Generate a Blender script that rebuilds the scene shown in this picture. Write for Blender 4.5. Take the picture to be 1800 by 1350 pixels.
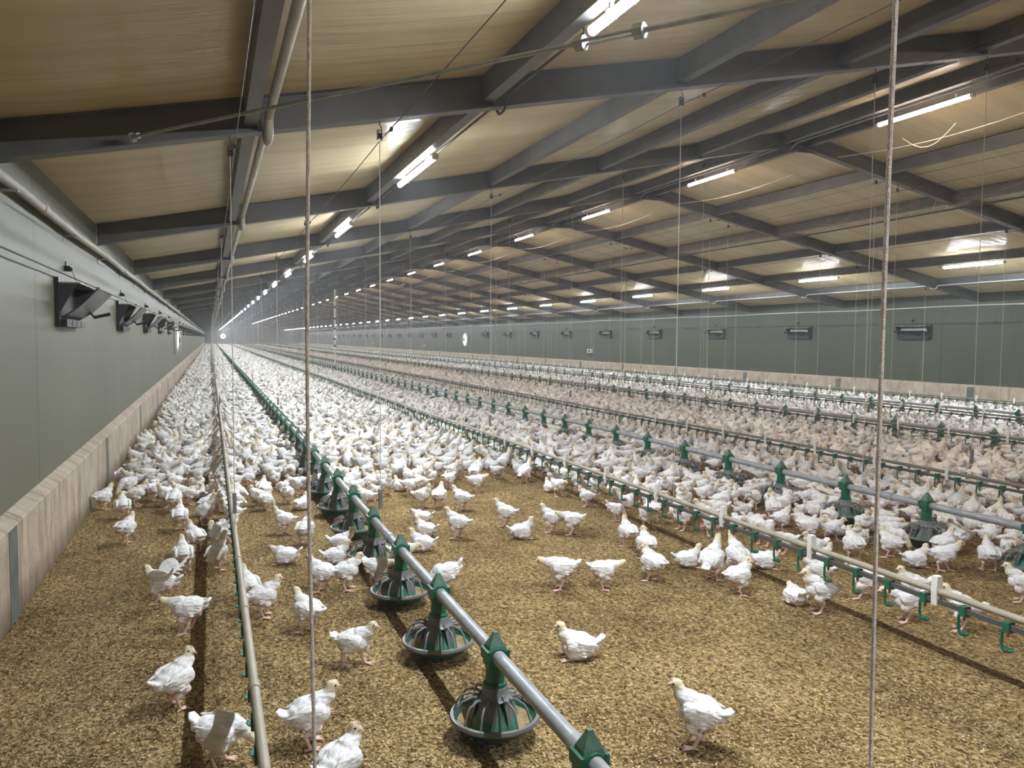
import bpy, bmesh, math, random
import numpy as np
from mathutils import Vector, Matrix, Euler, noise
random.seed(7)
rng = np.random.default_rng(7)
scn = bpy.context.scene
for o in list(bpy.data.objects):
    bpy.data.objects.remove(o)
COL = scn.collection

# ------------------------------------------------------------------ camera, world, exposure
F_PX, YAW, PITCH, ROLL, CAM_H = 1392.2, 0.3637, 0.0565, 0.0072, 1.75
cy_, sy_ = math.cos(YAW), math.sin(YAW)
cp_, sp_ = math.cos(PITCH), math.sin(PITCH)
cr_, sr_ = math.cos(ROLL), math.sin(ROLL)
R0 = Vector((cy_, -sy_, 0)); FW = Vector((sy_ * cp_, cy_ * cp_, -sp_)); U0 = Vector((sy_ * sp_, cy_ * sp_, cp_))
RC = cr_ * R0 + sr_ * U0; UC = -sr_ * R0 + cr_ * U0
cam_d = bpy.data.cameras.new('camera'); cam = bpy.data.objects.new('camera', cam_d); COL.objects.link(cam)
cam.matrix_world = Matrix(((RC.x, UC.x, -FW.x, 0), (RC.y, UC.y, -FW.y, 0), (RC.z, UC.z, -FW.z, CAM_H), (0, 0, 0, 1)))
cam_d.sensor_fit = 'HORIZONTAL'; cam_d.sensor_width = 36; cam_d.lens = F_PX / 1800 * 36
cam_d.clip_start = 0.05; cam_d.clip_end = 400
scn.camera = cam
CAMP = Vector((0, 0, CAM_H))
def ray(u, v):
    return FW * F_PX + RC * (u - 900) - UC * (v - 675)
def floor_at(u, v, z=0.0):
    d = ray(u, v); t = (z - CAM_H) / d.z
    return CAMP + d * t
def on_x(u, v, x):
    d = ray(u, v); return CAMP + d * (x / d.x)
def proj(p):
    d = Vector(p) - CAMP; w = d.dot(FW)
    return 900 + F_PX * d.dot(RC) / w, 675 - F_PX * d.dot(UC) / w, w

world = bpy.data.worlds.new('world'); scn.world = world; world.use_nodes = True
bg = world.node_tree.nodes['Background']; bg.inputs[0].default_value = (0.75, 0.87, 1, 1); bg.inputs[1].default_value = 1.0
HAZE = 0.0026                            # fine dust hanging in the air of the house
vsn = world.node_tree.nodes.new('ShaderNodeVolumeScatter'); vsn.inputs['Color'].default_value = (0.93, 0.96, 1, 1)
vsn.inputs['Density'].default_value = HAZE; vsn.inputs['Anisotropy'].default_value = 0.35
world.node_tree.links.new(vsn.outputs[0], world.node_tree.nodes['World Output'].inputs['Volume'])
vs = scn.view_settings
vs.view_transform = 'Standard'; vs.look = 'None'; vs.gamma = 1; vs.use_curve_mapping = False
vs.exposure = 0.08
scn.cycles.use_denoising = True; scn.cycles.use_adaptive_sampling = True; scn.cycles.adaptive_threshold = 0.2; scn.cycles.adaptive_min_samples = 16; scn.cycles.light_sampling_threshold = 0.04
scn.cycles.max_bounces = 4; scn.cycles.diffuse_bounces = 3; scn.cycles.glossy_bounces = 2
scn.cycles.transparent_max_bounces = 8; scn.cycles.sample_clamp_indirect = 6; scn.cycles.caustics_reflective = False
COOL_W, WARM_W = 1000.0, 360.0            # emission of the tubes in the two outer rows / in the ridge row

# ------------------------------------------------------------------ dimensions (metres)
XL, XR, X_RIDGE = -1.23, 18.85, 8.81
Z_EAVE, SLOPE = 3.05, 0.2065
Y0, Y1 = -7.0, 188.0
BAY, YF = 4.728, 5.717                  # frame spacing, first frame in view
def zc(x):                              # height of the roof lining at x
    return Z_EAVE + SLOPE * (min(x, 2 * X_RIDGE - x) - XL)
FRAMES = [YF + BAY * k for k in range(-2, 39)]
PURLINS = [0.27, 1.95, 3.63, 5.30, 6.98, 8.56]
PURLINS_R = [2 * X_RIDGE - x for x in reversed(PURLINS)]
DRINK = [0.14, 3.65, 7.10, 10.50, 13.62, 17.0]
FEED = [1.15, 5.70, 10.98, 14.75]
TOPZ, FEEDZ = 0.41, 0.365

# ------------------------------------------------------------------ materials
MATS = {}
def mat(name, color, rough=0.6, metal=0.0, coat=0.0, vary=0.0, vscale=8.0, stretch=(1, 1, 1), bump=0.0, bscale=40.0, spec=0.5):
    m = bpy.data.materials.new(name); m.use_nodes = True
    nt = m.node_tree; b = nt.nodes['Principled BSDF']
    b.inputs['Base Color'].default_value = (*color, 1); b.inputs['Roughness'].default_value = rough
    b.inputs['Metallic'].default_value = metal; b.inputs['Coat Weight'].default_value = coat
    b.inputs['Specular IOR Level'].default_value = spec
    if vary or bump:
        tc = nt.nodes.new('ShaderNodeTexCoord'); mp = nt.nodes.new('ShaderNodeMapping')
        mp.inputs['Scale'].default_value = stretch; nt.links.new(tc.outputs['Object'], mp.inputs[0])
    if vary:
        n = nt.nodes.new('ShaderNodeTexNoise'); n.inputs['Scale'].default_value = vscale; n.inputs['Detail'].default_value = 5
        nt.links.new(mp.outputs[0], n.inputs['Vector'])
        r = nt.nodes.new('ShaderNodeValToRGB')
        r.color_ramp.elements[0].position = 0.3; r.color_ramp.elements[1].position = 0.7
        r.color_ramp.elements[0].color = (*[c * (1 - vary) for c in color], 1)
        r.color_ramp.elements[1].color = (*[min(1, c * (1 + vary)) for c in color], 1)
        nt.links.new(n.outputs[0], r.inputs[0]); nt.links.new(r.outputs[0], b.inputs['Base Color'])
    if bump:
        n2 = nt.nodes.new('ShaderNodeTexNoise'); n2.inputs['Scale'].default_value = bscale; n2.inputs['Detail'].default_value = 4
        nt.links.new(mp.outputs[0], n2.inputs['Vector'])
        bp = nt.nodes.new('ShaderNodeBump'); bp.inputs['Strength'].default_value = bump; bp.inputs['Distance'].default_value = 0.02
        nt.links.new(n2.outputs[0], bp.inputs['Height']); nt.links.new(bp.outputs[0], b.inputs['Normal'])
    MATS[name] = m
    return m
def emit(name, color, strength):
    m = bpy.data.materials.new(name); m.use_nodes = True; nt = m.node_tree
    nt.nodes.remove(nt.nodes['Principled BSDF'])
    e = nt.nodes.new('ShaderNodeEmission'); e.inputs[0].default_value = (*color, 1); e.inputs[1].default_value = strength
    nt.links.new(e.outputs[0], nt.nodes['Material Output'].inputs[0]); MATS[name] = m
    return m
mat('steel', (0.135, 0.132, 0.126), 0.5, 0.0, vary=0.18, vscale=3, bump=0.03)
mat('zinc', (0.36, 0.37, 0.36), 0.45, 0.3, vary=0.2, vscale=12)
mat('feed_pipe_zinc', (0.31, 0.32, 0.33), 0.42, 0.2, vary=0.22, vscale=9, stretch=(3, 1, 3))
mat('pvc', (0.42, 0.39, 0.33), 0.5, vary=0.12, vscale=6)
mat('support_tube', (0.33, 0.295, 0.225), 0.5, vary=0.15, vscale=8)
mat('water_tube', (0.075, 0.075, 0.068), 0.45, vary=0.15)
mat('dark_tube', (0.17, 0.16, 0.125), 0.5, vary=0.2, vscale=6)  # darker tone for the support pipes from the third line on
mat('green', (0.010, 0.105, 0.055), 0.4, vary=0.2, vscale=20)
mat('green_inner', (0.045, 0.20, 0.13), 0.45)
mat('grey_plastic', (0.165, 0.17, 0.17), 0.45, vary=0.2, vscale=18)
mat('cap_dust', (0.07, 0.15, 0.10), 0.55, vary=0.3, vscale=25)
mat('feed', (0.42, 0.31, 0.16), 0.9, vary=0.3, vscale=120, bump=0.5, bscale=200)
mat('black_plastic', (0.025, 0.025, 0.028), 0.4)
mat('flap_plastic', (0.055, 0.057, 0.062), 0.35, vary=0.15)
mat('cheek', (0.42, 0.36, 0.26), 0.5)  # beige of the inlet hood, warm light inside put into its colour
mat('cord', (0.55, 0.52, 0.47), 0.8)
mat('rope', (0.74, 0.63, 0.55), 0.9, vary=0.25, vscale=60, bump=0.6, bscale=300)
mat('cable', (0.05, 0.05, 0.05), 0.5)
mat('white_plastic', (0.75, 0.73, 0.68), 0.4)
mat('red_plastic', (0.45, 0.05, 0.03), 0.4)
mat('white_wire', (0.75, 0.70, 0.60), 0.5)
mat('door_panel', (0.25, 0.27, 0.26), 0.5, vary=0.05)
mat('door_trim', (0.48, 0.48, 0.46), 0.5)
mat('column', (0.12, 0.135, 0.12), 0.55, vary=0.25, vscale=6)
mat('fan_white', (0.80, 0.77, 0.70), 0.4)
mat('chip', (0.45, 0.33, 0.165), 0.9, vary=0.6, vscale=70)
emit('tube_cool', (0.86, 0.93, 1.0), COOL_W)
emit('tube_warm', (1.0, 0.81, 0.66), WARM_W)
emit('tube_back_cool', (0.86, 0.93, 1.0), COOL_W * 0.030)
emit('tube_back_warm', (1.0, 0.81, 0.66), WARM_W * 0.035)
emit('daylight', (1.0, 0.95, 0.86), 5.0)
for n_ in ('tube_back_cool', 'tube_back_warm', 'daylight'): MATS[n_].cycles.emission_sampling = 'NONE'

def nodes_of(name, rough=0.6):
    m = bpy.data.materials.new(name); m.use_nodes = True; MATS[name] = m
    nt = m.node_tree; b = nt.nodes['Principled BSDF']; b.inputs['Roughness'].default_value = rough
    N = lambda t, **k: (lambda n: [setattr(n, a, v) for a, v in k.items()] and n or n)(nt.nodes.new(t))
    L = nt.links.new
    tc = N('ShaderNodeTexCoord')
    def mapping(s, rot=(0, 0, 0)):
        mp = N('ShaderNodeMapping'); mp.inputs['Scale'].default_value = s; mp.inputs['Rotation'].default_value = rot
        L(tc.outputs['Object'], mp.inputs[0]); return mp.outputs[0]
    def nz(vec, scale, detail=5, rough=0.55):
        n = N('ShaderNodeTexNoise'); n.inputs['Scale'].default_value = scale; n.inputs['Detail'].default_value = detail
        n.inputs['Roughness'].default_value = rough; L(vec, n.inputs['Vector']); return n.outputs[0]
    def ramp(f, stops):
        r = N('ShaderNodeValToRGB'); cr = r.color_ramp
        while len(cr.elements) < len(stops): cr.elements.new(0.5)
        for e, (p, c) in zip(cr.elements, stops): e.position = p; e.color = (*c, 1)
        L(f, r.inputs[0]); return r.outputs[0]
    def mix(f, a, c, mode='MIX'):
        x = N('ShaderNodeMix', data_type='RGBA', blend_type=mode)
        if isinstance(f, float): x.inputs[0].default_value = f
        else: L(f, x.inputs[0])
        for s, v in ((6, a), (7, c)):
            if isinstance(v, tuple): x.inputs[s].default_value = (*v, 1)
            else: L(v, x.inputs[s])
        return x.outputs[2]
    def bump(h, st, dist, prev=None):
        n = N('ShaderNodeBump'); n.inputs['Strength'].default_value = st; n.inputs['Distance'].default_value = dist
        L(h, n.inputs['Height'])
        if prev: L(prev, n.inputs['Normal'])
        return n.outputs[0]
    return m, nt, b, N, L, mapping, nz, ramp, mix, bump

# litter on the floor
m, nt, b, N, L, mapping, nz, ramp, mix, bump = nodes_of('litter', 0.95)
v1 = mapping((1, 1, 1))
vo = N('ShaderNodeTexVoronoi'); vo.inputs['Scale'].default_value = 105; L(mapping((1, 0.7, 1), (0, 0, 0.5)), vo.inputs['Vector'])
vo2 = N('ShaderNodeTexVoronoi'); vo2.inputs['Scale'].default_value = 55; L(mapping((1, 0.5, 1), (0, 0, -0.9)), vo2.inputs['Vector'])
sep = N('ShaderNodeSeparateColor'); L(vo.outputs['Color'], sep.inputs[0])
sep2 = N('ShaderNodeSeparateColor'); L(vo2.outputs['Color'], sep2.inputs[0])
c1 = ramp(sep.outputs[0], [(0.0, (0.06, 0.034, 0.012)), (0.25, (0.24, 0.152, 0.056)), (0.6, (0.47, 0.325, 0.128)), (0.88, (0.63, 0.47, 0.22)), (1.0, (0.90, 0.76, 0.48))])
c2 = ramp(sep2.outputs[1], [(0.0, (0.10, 0.058, 0.022)), (0.3, (0.34, 0.225, 0.088)), (0.8, (0.54, 0.385, 0.16)), (1.0, (0.80, 0.64, 0.36))])
c = mix(0.40, c1, c2)
big = ramp(nz(v1, 1.3, 6, 0.65), [(0.35, (0.62, 0.57, 0.52)), (0.60, (1.12, 1.12, 1.12))])
c = mix(1.0, c, big, 'MULTIPLY')
mid = ramp(nz(v1, 38, 5, 0.75), [(0.38, (0.28, 0.23, 0.18)), (0.52, (1.02, 1.02, 1.02)), (0.75, (1.25, 1.25, 1.22))])
c = mix(1.0, c, mid, 'MULTIPLY'); L(c, b.inputs['Base Color'])
bb = bump(vo.outputs['Distance'], 0.8, 0.010); bb = bump(nz(v1, 38, 5, 0.75), 0.9, 0.03, bb); L(bb, b.inputs['Normal'])
b.inputs['Specular IOR Level'].default_value = 0.15

# wall panels: the right wall greener, and darkened in colour for its dimmer light
for nm_, k_ in (('wall_panel', (0.56, 0.55, 0.45)), ('wall_panel_dim_green', (0.27, 0.31, 0.25))):
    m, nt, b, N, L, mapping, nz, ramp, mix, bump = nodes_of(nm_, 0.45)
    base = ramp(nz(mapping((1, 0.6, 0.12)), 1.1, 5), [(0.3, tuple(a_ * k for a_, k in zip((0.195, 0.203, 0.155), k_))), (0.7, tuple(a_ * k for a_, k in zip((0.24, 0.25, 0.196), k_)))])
    st = ramp(nz(mapping((1, 5, 0.35)), 1.6, 6, 0.7), [(0.52, (1, 1, 1)), (0.80, (0.80, 0.75, 0.64))])
    c = mix(1.0, base, st, 'MULTIPLY')
    wv = N('ShaderNodeTexWave', bands_direction='Y', wave_profile='SIN'); wv.inputs['Scale'].default_value = 5.5; L(mapping((1, 1, 1)), wv.inputs['Vector'])
    sx = N('ShaderNodeSeparateXYZ'); L(mapping((1, 1, 1)), sx.inputs[0])
    md = N('ShaderNodeMath', operation='PINGPONG'); md.inputs[1].default_value = 4.69
    ad = N('ShaderNodeMath', operation='ADD'); ad.inputs[1].default_value = -6.87 + 9.38 * 10; L(sx.outputs[1], ad.inputs[0]); L(ad.outputs[0], md.inputs[0])
    seam = ramp(md.outputs[0], [(0.0, (0.25, 0.25, 0.25)), (0.008, (0.3, 0.3, 0.3)), (0.014, (1, 1, 1))])
    c = mix(1.0, c, seam, 'MULTIPLY'); L(c, b.inputs['Base Color'])
    L(bump(wv.outputs[1], 0.035, 0.01), b.inputs['Normal'])

# end wall panels (ribs across)
m, nt, b, N, L, mapping, nz, ramp, mix, bump = nodes_of('end_panel', 0.5)
L(ramp(nz(mapping((0.8, 1, 0.2)), 1.0, 5), [(0.3, (0.20, 0.22, 0.20)), (0.7, (0.26, 0.28, 0.255))]), b.inputs['Base Color'])
wv = N('ShaderNodeTexWave', bands_direction='X'); wv.inputs['Scale'].default_value = 1.0; L(mapping((1, 1, 1)), wv.inputs['Vector'])
L(bump(wv.outputs[1], 0.3, 0.03), b.inputs['Normal'])

# concrete kerb
m, nt, b, N, L, mapping, nz, ramp, mix, bump = nodes_of('kerb_concrete', 0.85)
base = ramp(nz(mapping((1, 1, 1)), 3.0, 8, 0.65), [(0.3, (0.33, 0.275, 0.205)), (0.55, (0.45, 0.39, 0.305)), (0.75, (0.55, 0.49, 0.40))])
drip = ramp(nz(mapping((1, 4, 0.6)), 2.4, 6, 0.75), [(0.50, (1, 1, 1)), (0.64, (0.72, 0.61, 0.48)), (0.77, (0.44, 0.35, 0.25))])
c = mix(1.0, base, drip, 'MULTIPLY')
sx = N('ShaderNodeSeparateXYZ'); L(mapping((1, 1, 1)), sx.inputs[0])
zz = N('ShaderNodeMath', operation='ADD'); L(sx.outputs[2], zz.inputs[0])
zn = N('ShaderNodeMath', operation='MULTIPLY'); zn.inputs[1].default_value = 0.18; L(nz(mapping((1, 3, 1)), 3, 5), zn.inputs[0]); L(zn.outputs[0], zz.inputs[1])
dirt = ramp(zz.outputs[0], [(0.07, (0.30, 0.23, 0.16)), (0.30, (1, 1, 1))])
c = mix(1.0, c, dirt, 'MULTIPLY')
pits = ramp(nz(mapping((1, 1, 1)), 26, 3, 0.6), [(0.28, (0.45, 0.42, 0.38)), (0.34, (1, 1, 1))])
c = mix(1.0, c, pits, 'MULTIPLY')
jn = N('ShaderNodeMath', operation='PINGPONG'); jn.inputs[1].default_value = BAY / 4
ad = N('ShaderNodeMath', operation='ADD'); ad.inputs[1].default_value = 100 * BAY - YF; L(sx.outputs[1], ad.inputs[0]); L(ad.outputs[0], jn.inputs[0])
joint = ramp(jn.outputs[0], [(0.0, (0.3, 0.26, 0.22)), (0.012, (1, 1, 1))])
c = mix(1.0, c, joint, 'MULTIPLY'); L(c, b.inputs['Base Color'])
L(bump(nz(mapping((1, 1, 1)), 18, 6), 0.35, 0.02), b.inputs['Normal'])

# roof lining film
m, nt, b, N, L, mapping, nz, ramp, mix, bump = nodes_of('roof_film', 0.6)
base = ramp(nz(mapping((0.5, 1.6, 1)), 0.7, 5), [(0.3, (0.58, 0.475, 0.275)), (0.7, (0.67, 0.565, 0.355))])
ln = ramp(nz(mapping((0.10, 3.2, 0.10)), 1.3, 5, 0.6), [(0.35, (0.84, 0.82, 0.79)), (0.6, (1, 1, 1))])
c = mix(1.0, base, ln, 'MULTIPLY'); L(c, b.inputs['Base Color'])
bb = bump(nz(mapping((0.30, 4.0, 0.3)), 2.2, 4, 0.5), 0.45, 0.03)
bb = bump(nz(mapping((0.5, 9.0, 0.5), (0, 0, 0.06)), 3.5, 3, 0.5), 0.25, 0.012, bb); L(bb, b.inputs['Normal'])
b.inputs['Specular IOR Level'].default_value = 0.2; b.inputs['Coat Weight'].default_value = 0.30; b.inputs['Coat Roughness'].default_value = 0.045
L(bb, b.inputs['Coat Normal'])

# netting with see-through holes
m, nt, b, N, L, mapping, nz, ramp, mix, bump = nodes_of('netting', 0.8)
b.inputs['Base Color'].default_value = (0.34, 0.30, 0.25, 1)
vo = N('ShaderNodeTexVoronoi', feature='DISTANCE_TO_EDGE'); vo.inputs['Scale'].default_value = 32; vo.inputs['Randomness'].default_value = 0.25
L(mapping((1, 1, 1)), vo.inputs['Vector'])
gt = N('ShaderNodeMapRange'); gt.inputs[1].default_value = 0.05; gt.inputs[2].default_value = 0.25; gt.inputs[3].default_value = 0.62; gt.inputs[4].default_value = 0.06; L(vo.outputs[0], gt.inputs[0]); L(gt.outputs[0], b.inputs['Alpha'])

# plumage and skin: colour comes with the mesh, shade between the feathers painted in
m, nt, b, N, L, mapping, nz, ramp, mix, bump = nodes_of('plumage', 0.85)
at = N('ShaderNodeAttribute', attribute_name='plumage'); oi = N('ShaderNodeObjectInfo')
tint = ramp(nz(mapping((0.6, 1, 1)), 24, 5, 0.65), [(0.30, (0.80, 0.765, 0.76)), (0.52, (1, 1, 1))])  # greyish feather lines, shading put into the colour
L(mix(1.0, at.outputs['Color'], tint, 'MULTIPLY'), b.inputs['Base Color'])
vo = N('ShaderNodeTexVoronoi'); vo.inputs['Scale'].default_value = 52; L(mapping((0.45, 1, 1), (0, 0.3, 0)), vo.inputs['Vector'])
bb = bump(vo.outputs['Distance'], 0.45, 0.007); L(bump(nz(mapping((0.5, 1, 1)), 95, 4, 0.6), 0.45, 0.005, bb), b.inputs['Normal'])
b.inputs['Specular IOR Level'].default_value = 0.2
mat('eye', (0.015, 0.012, 0.01), 0.15)

# ------------------------------------------------------------------ mesh helpers
class MB:
    """collects shapes, then links them as ONE mesh object"""
    def __init__(s): s.v = []; s.f = []; s.mi = []; s.cur = 0
    def add(s, vs_, fs):
        n = len(s.v); s.v += [tuple(p) for p in vs_]; s.f += [tuple(i + n for i in f) for f in fs]; s.mi += [s.cur] * len(fs)
        return s
    def slot(s, i): s.cur = i; return s
    def box(s, a, b_):
        (x0, y0, z0), (x1, y1, z1) = a, b_
        return s.add([(x0, y0, z0), (x1, y0, z0), (x1, y1, z0), (x0, y1, z0), (x0, y0, z1), (x1, y0, z1), (x1, y1, z1), (x0, y1, z1)],
                     [(0, 3, 2, 1), (4, 5, 6, 7), (0, 1, 5, 4), (1, 2, 6, 5), (2, 3, 7, 6), (3, 0, 4, 7)])
    def tube(s, pts, r, n=10, cap=True):
        pts = [Vector(p) for p in pts]; rs = r if isinstance(r, (list, tuple)) else [r] * len(pts)
        vs_, prev = [], None
        for i, p in enumerate(pts):
            d = (pts[min(i + 1, len(pts) - 1)] - pts[max(i - 1, 0)]).normalized()
            if prev is None:
                a = Vector((0, 0, 1)) if abs(d.z) < 0.9 else Vector((1, 0, 0))
                u = d.cross(a).normalized()
            else:
                u = (prev - d * prev.dot(d)).normalized()
            prev = u; w = d.cross(u)
            vs_ += [p + (u * math.cos(2 * math.pi * k / n) + w * math.sin(2 * math.pi * k / n)) * rs[i] for k in range(n)]
        fs = [(i * n + k, i * n + (k + 1) % n, (i + 1) * n + (k + 1) % n, (i + 1) * n + k) for i in range(len(pts) - 1) for k in range(n)]
        if cap: fs += [tuple(range(n - 1, -1, -1)), tuple(range((len(pts) - 1) * n, len(pts) * n))]
        return s.add(vs_, fs)
    def lathe(s, prof, c=(0, 0, 0), n=24, axis='Z'):
        vs_ = []
        for r, z in prof:
            for k in range(n):
                a = 2 * math.pi * k / n; p = (r * math.cos(a), r * math.sin(a), z)
                if axis == 'X': p = (p[2], p[0], p[1])
                if axis == 'Y': p = (p[1], p[2], p[0])
                vs_.append((p[0] + c[0], p[1] + c[1], p[2] + c[2]))
        fs = [(i * n + k, i * n + (k + 1) % n, (i + 1) * n + (k + 1) % n, (i + 1) * n + k) for i in range(len(prof) - 1) for k in range(n)]
        return s.add(vs_, fs)
    def prism(s, poly, fn, t0, t1):
        """poly of 2D points, fn(a, b, t) -> point"""
        n = len(poly)
        vs_ = [fn(a, b_, t0) for a, b_ in poly] + [fn(a, b_, t1) for a, b_ in poly]
        return s.add(vs_, [tuple(range(n - 1, -1, -1)), tuple(range(n, 2 * n))] + [(i, (i + 1) % n, n + (i + 1) % n, n + i) for i in range(n)])
    def mesh(s, name, mats, smooth=False):
        me = bpy.data.meshes.new(name); me.from_pydata(s.v, [], s.f); me.update()
        for m_ in ([mats] if isinstance(mats, str) else mats): me.materials.append(MATS[m_])
        if len(me.materials) > 1: me.polygons.foreach_set('material_index', s.mi)
        if smooth:
            me.polygons.foreach_set('use_smooth', [True] * len(me.polygons))
            me.set_sharp_from_angle(angle=math.radians(40))
        return me
    def build(s, name, mats, parent=None, smooth=False, loc=None):
        return link(name, s.mesh(name, mats, smooth), parent, loc)
def link(name, me, parent=None, loc=None):
    o = bpy.data.objects.new(name, me); COL.objects.link(o)
    if parent: o.parent = parent
    if loc: o.location = loc
    return o
def tag(o, label, cat, group=None, kind=None):
    o['label'] = label; o['category'] = cat
    if group: o['group'] = group
    if kind: o['kind'] = kind
    return o
def struct(o, label=None):
    o['kind'] = 'structure'
    if label: o['label'] = label
    return o
def empty(name, loc, rz=0.0):
    o = bpy.data.objects.new(name, None); COL.objects.link(o); o.empty_display_size = 0.1
    o.location = loc; o.rotation_euler = (0, 0, rz); return o
def copy_tree(o, parent=None):
    c_ = o.copy(); COL.objects.link(c_)
    if parent: c_.parent = parent
    for ch in list(o.children): copy_tree(ch, c_)
    return c_
def in_view(p, mg=40):
    u, v, w = proj(p)
    return w > 0.3 and -mg < u < 1800 + mg and -mg < v < 1350 + mg
ORD = ['first', 'second', 'third', 'fourth', 'fifth', 'sixth', 'seventh', 'eighth', 'ninth', 'tenth', 'eleventh', 'twelfth',
       'thirteenth', 'fourteenth', 'fifteenth', 'sixteenth', 'seventeenth', 'eighteenth', 'nineteenth', 'twentieth']

# ------------------------------------------------------------------ shell of the house
struct(MB().box((XL - 0.3, Y0 - 0.3, -0.12), (XR + 0.3, Y1 + 0.3, 0)).build('floor', 'litter'))
struct(MB().box((XL - 0.12, Y0, 0), (XL, Y1, Z_EAVE + 0.05)).build('wall_left', 'wall_panel'))
struct(MB().box((XR, Y0, 0), (XR + 0.12, Y1, Z_EAVE + 0.05)).build('wall_right', 'wall_panel_dim_green'))
gable = [(XL - .12, 0), (XR + .12, 0), (XR + .12, Z_EAVE), (X_RIDGE, zc(X_RIDGE) + 0.05), (XL - .12, Z_EAVE)]
struct(MB().prism(gable, lambda a, b_, t: (a, t, b_), Y1, Y1 + 0.12).build('wall_back', 'end_panel'))
struct(MB().prism(gable, lambda a, b_, t: (a, t, b_), Y0 - 0.12, Y0).build('wall_front', 'end_panel'))
# roof lining: film sagging a little between purlins and frames
mb = MB(); lines_x = [XL] + PURLINS + [X_RIDGE]
fields = list(zip(lines_x[:-1], lines_x[1:])); fields += [(2 * X_RIDGE - b_, 2 * X_RIDGE - a) for a, b_ in reversed(fields)]
ys = [Y0] + [y for y in FRAMES if Y0 < y < Y1] + [Y1]
for ya, yb in zip(ys[:-1], ys[1:]):
    near = ya < 40
    nx, ny = (8, 16) if near else (4, 5)
    for xa, xb in fields:
        vs_ = []
        A = 0.055 * min(1, (xb - xa) / 1.4)
        for j in range(ny + 1):
            for i in range(nx + 1):
                s_, t_ = i / nx, j / ny
                x = xa + (xb - xa) * s_; y = ya + (yb - ya) * t_
                sag = A * (1 - abs(2 * s_ - 1) ** 4) * (1 - abs(2 * t_ - 1) ** 5)
                sag *= 0.8 + 0.5 * noise.noise(Vector((x * 0.25, y * 2.1, 0.3)))
                vs_.append((x, y, zc(x) - sag))
        mb.add(vs_, [(j * (nx + 1) + i, (j + 1) * (nx + 1) + i, (j + 1) * (nx + 1) + i + 1, j * (nx + 1) + i + 1) for j in range(ny) for i in range(nx)])
for sgn in (0, 1):                      # outer roof sheets above the film
    xo = XL - 0.15 if sgn == 0 else XR + 0.15
    mb.prism([(xo, Z_EAVE + 0.03), (X_RIDGE, zc(X_RIDGE) + 0.06), (X_RIDGE, zc(X_RIDGE) + 0.1), (xo, Z_EAVE + 0.07)], lambda a, b_, t: (a, t, b_), Y0, Y1)
struct(mb.build('ceiling', 'roof_film', smooth=True))
# concrete kerb at the foot of both long walls
for nm, xw, s_ in (('baseboard_left', XL, 1), ('baseboard_right', XR, -1)):
    pr = [(xw - s_ * 0.005, 0), (xw + s_ * 0.086, 0), (xw + s_ * 0.086, 0.575), (xw + s_ * 0.078, 0.587), (xw - s_ * 0.005, 0.635)]
    struct(MB().prism(pr, lambda a, b_, t: (a, t, b_), Y0, Y1).build(nm, 'kerb_concrete'))
struct(MB().prism([(Y1 - 0.09, 0), (Y1, 0), (Y1, 0.62), (Y1 - 0.09, 0.58)], lambda a, b_, t: (t, a, b_), XL + 0.1, XR - 0.1).build('baseboard_back', 'kerb_concrete'))
n_trim = 0
for k, y in enumerate(FRAMES):
    for xw, s_, off in ((XL, 1, -0.17), (XR, -1, 0.05)):
        if y > 110: continue
        n_trim += 1
        struct(MB().box(*[(lambda a, b_: (tuple(map(min, a, b_)), tuple(map(max, a, b_))))((xw + s_ * 0.05, y + off - .11, 0.0), (xw + s_ * 0.0895, y + off + .11, 0.572))][0]).build('trim_%d' % n_trim, 'column'))
# steel frames: an I-section rafter pair on every frame line
def i_section(w, d, tf, tw):
    return [(-w / 2, -d), (w / 2, -d), (w / 2, -d + tf), (tw / 2, -d + tf), (tw / 2, -tf), (w / 2, -tf), (w / 2, 0), (-w / 2, 0), (-w / 2, -tf), (-tw / 2, -tf), (-tw / 2, -d + tf), (-w / 2, -d + tf)]
mb = MB(); sec = i_section(0.12, 0.247, 0.012, 0.012)
fn = lambda a, b_, t: (t, a, zc(t) + b_ + 0.004)
mb.prism(sec, fn, XL + 0.01, X_RIDGE - 0.0005); mb.prism(sec, fn, X_RIDGE + 0.0005, XR - 0.01)
for s_ in (-1, 1):                       # bolted plates at the ridge, gussets at the purlins
    mb.box((X_RIDGE + s_ * 0.008 - 0.008, -0.085, zc(X_RIDGE) - 0.33), (X_RIDGE + s_ * 0.008 + 0.008, 0.085, zc(X_RIDGE) - 0.01))
    mb.prism([(0.0, -0.24), (s_ * 0.45, -0.24 - SLOPE * 0.45), (0.0, -0.34)], lambda a, b_, t: (X_RIDGE + a, t, zc(X_RIDGE) + b_), -0.006, 0.006)
for x in PURLINS + PURLINS_R:
    mb.box((x + 0.045, -0.06, zc(x) - 0.235), (x + 0.053, 0.06, zc(x) - 0.015))
rafter_me = mb.mesh('rafter_beam', 'steel')
for k, y in enumerate(FRAMES):
    struct(link('rafter_beam', rafter_me, None, (0, y, 0)))
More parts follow.
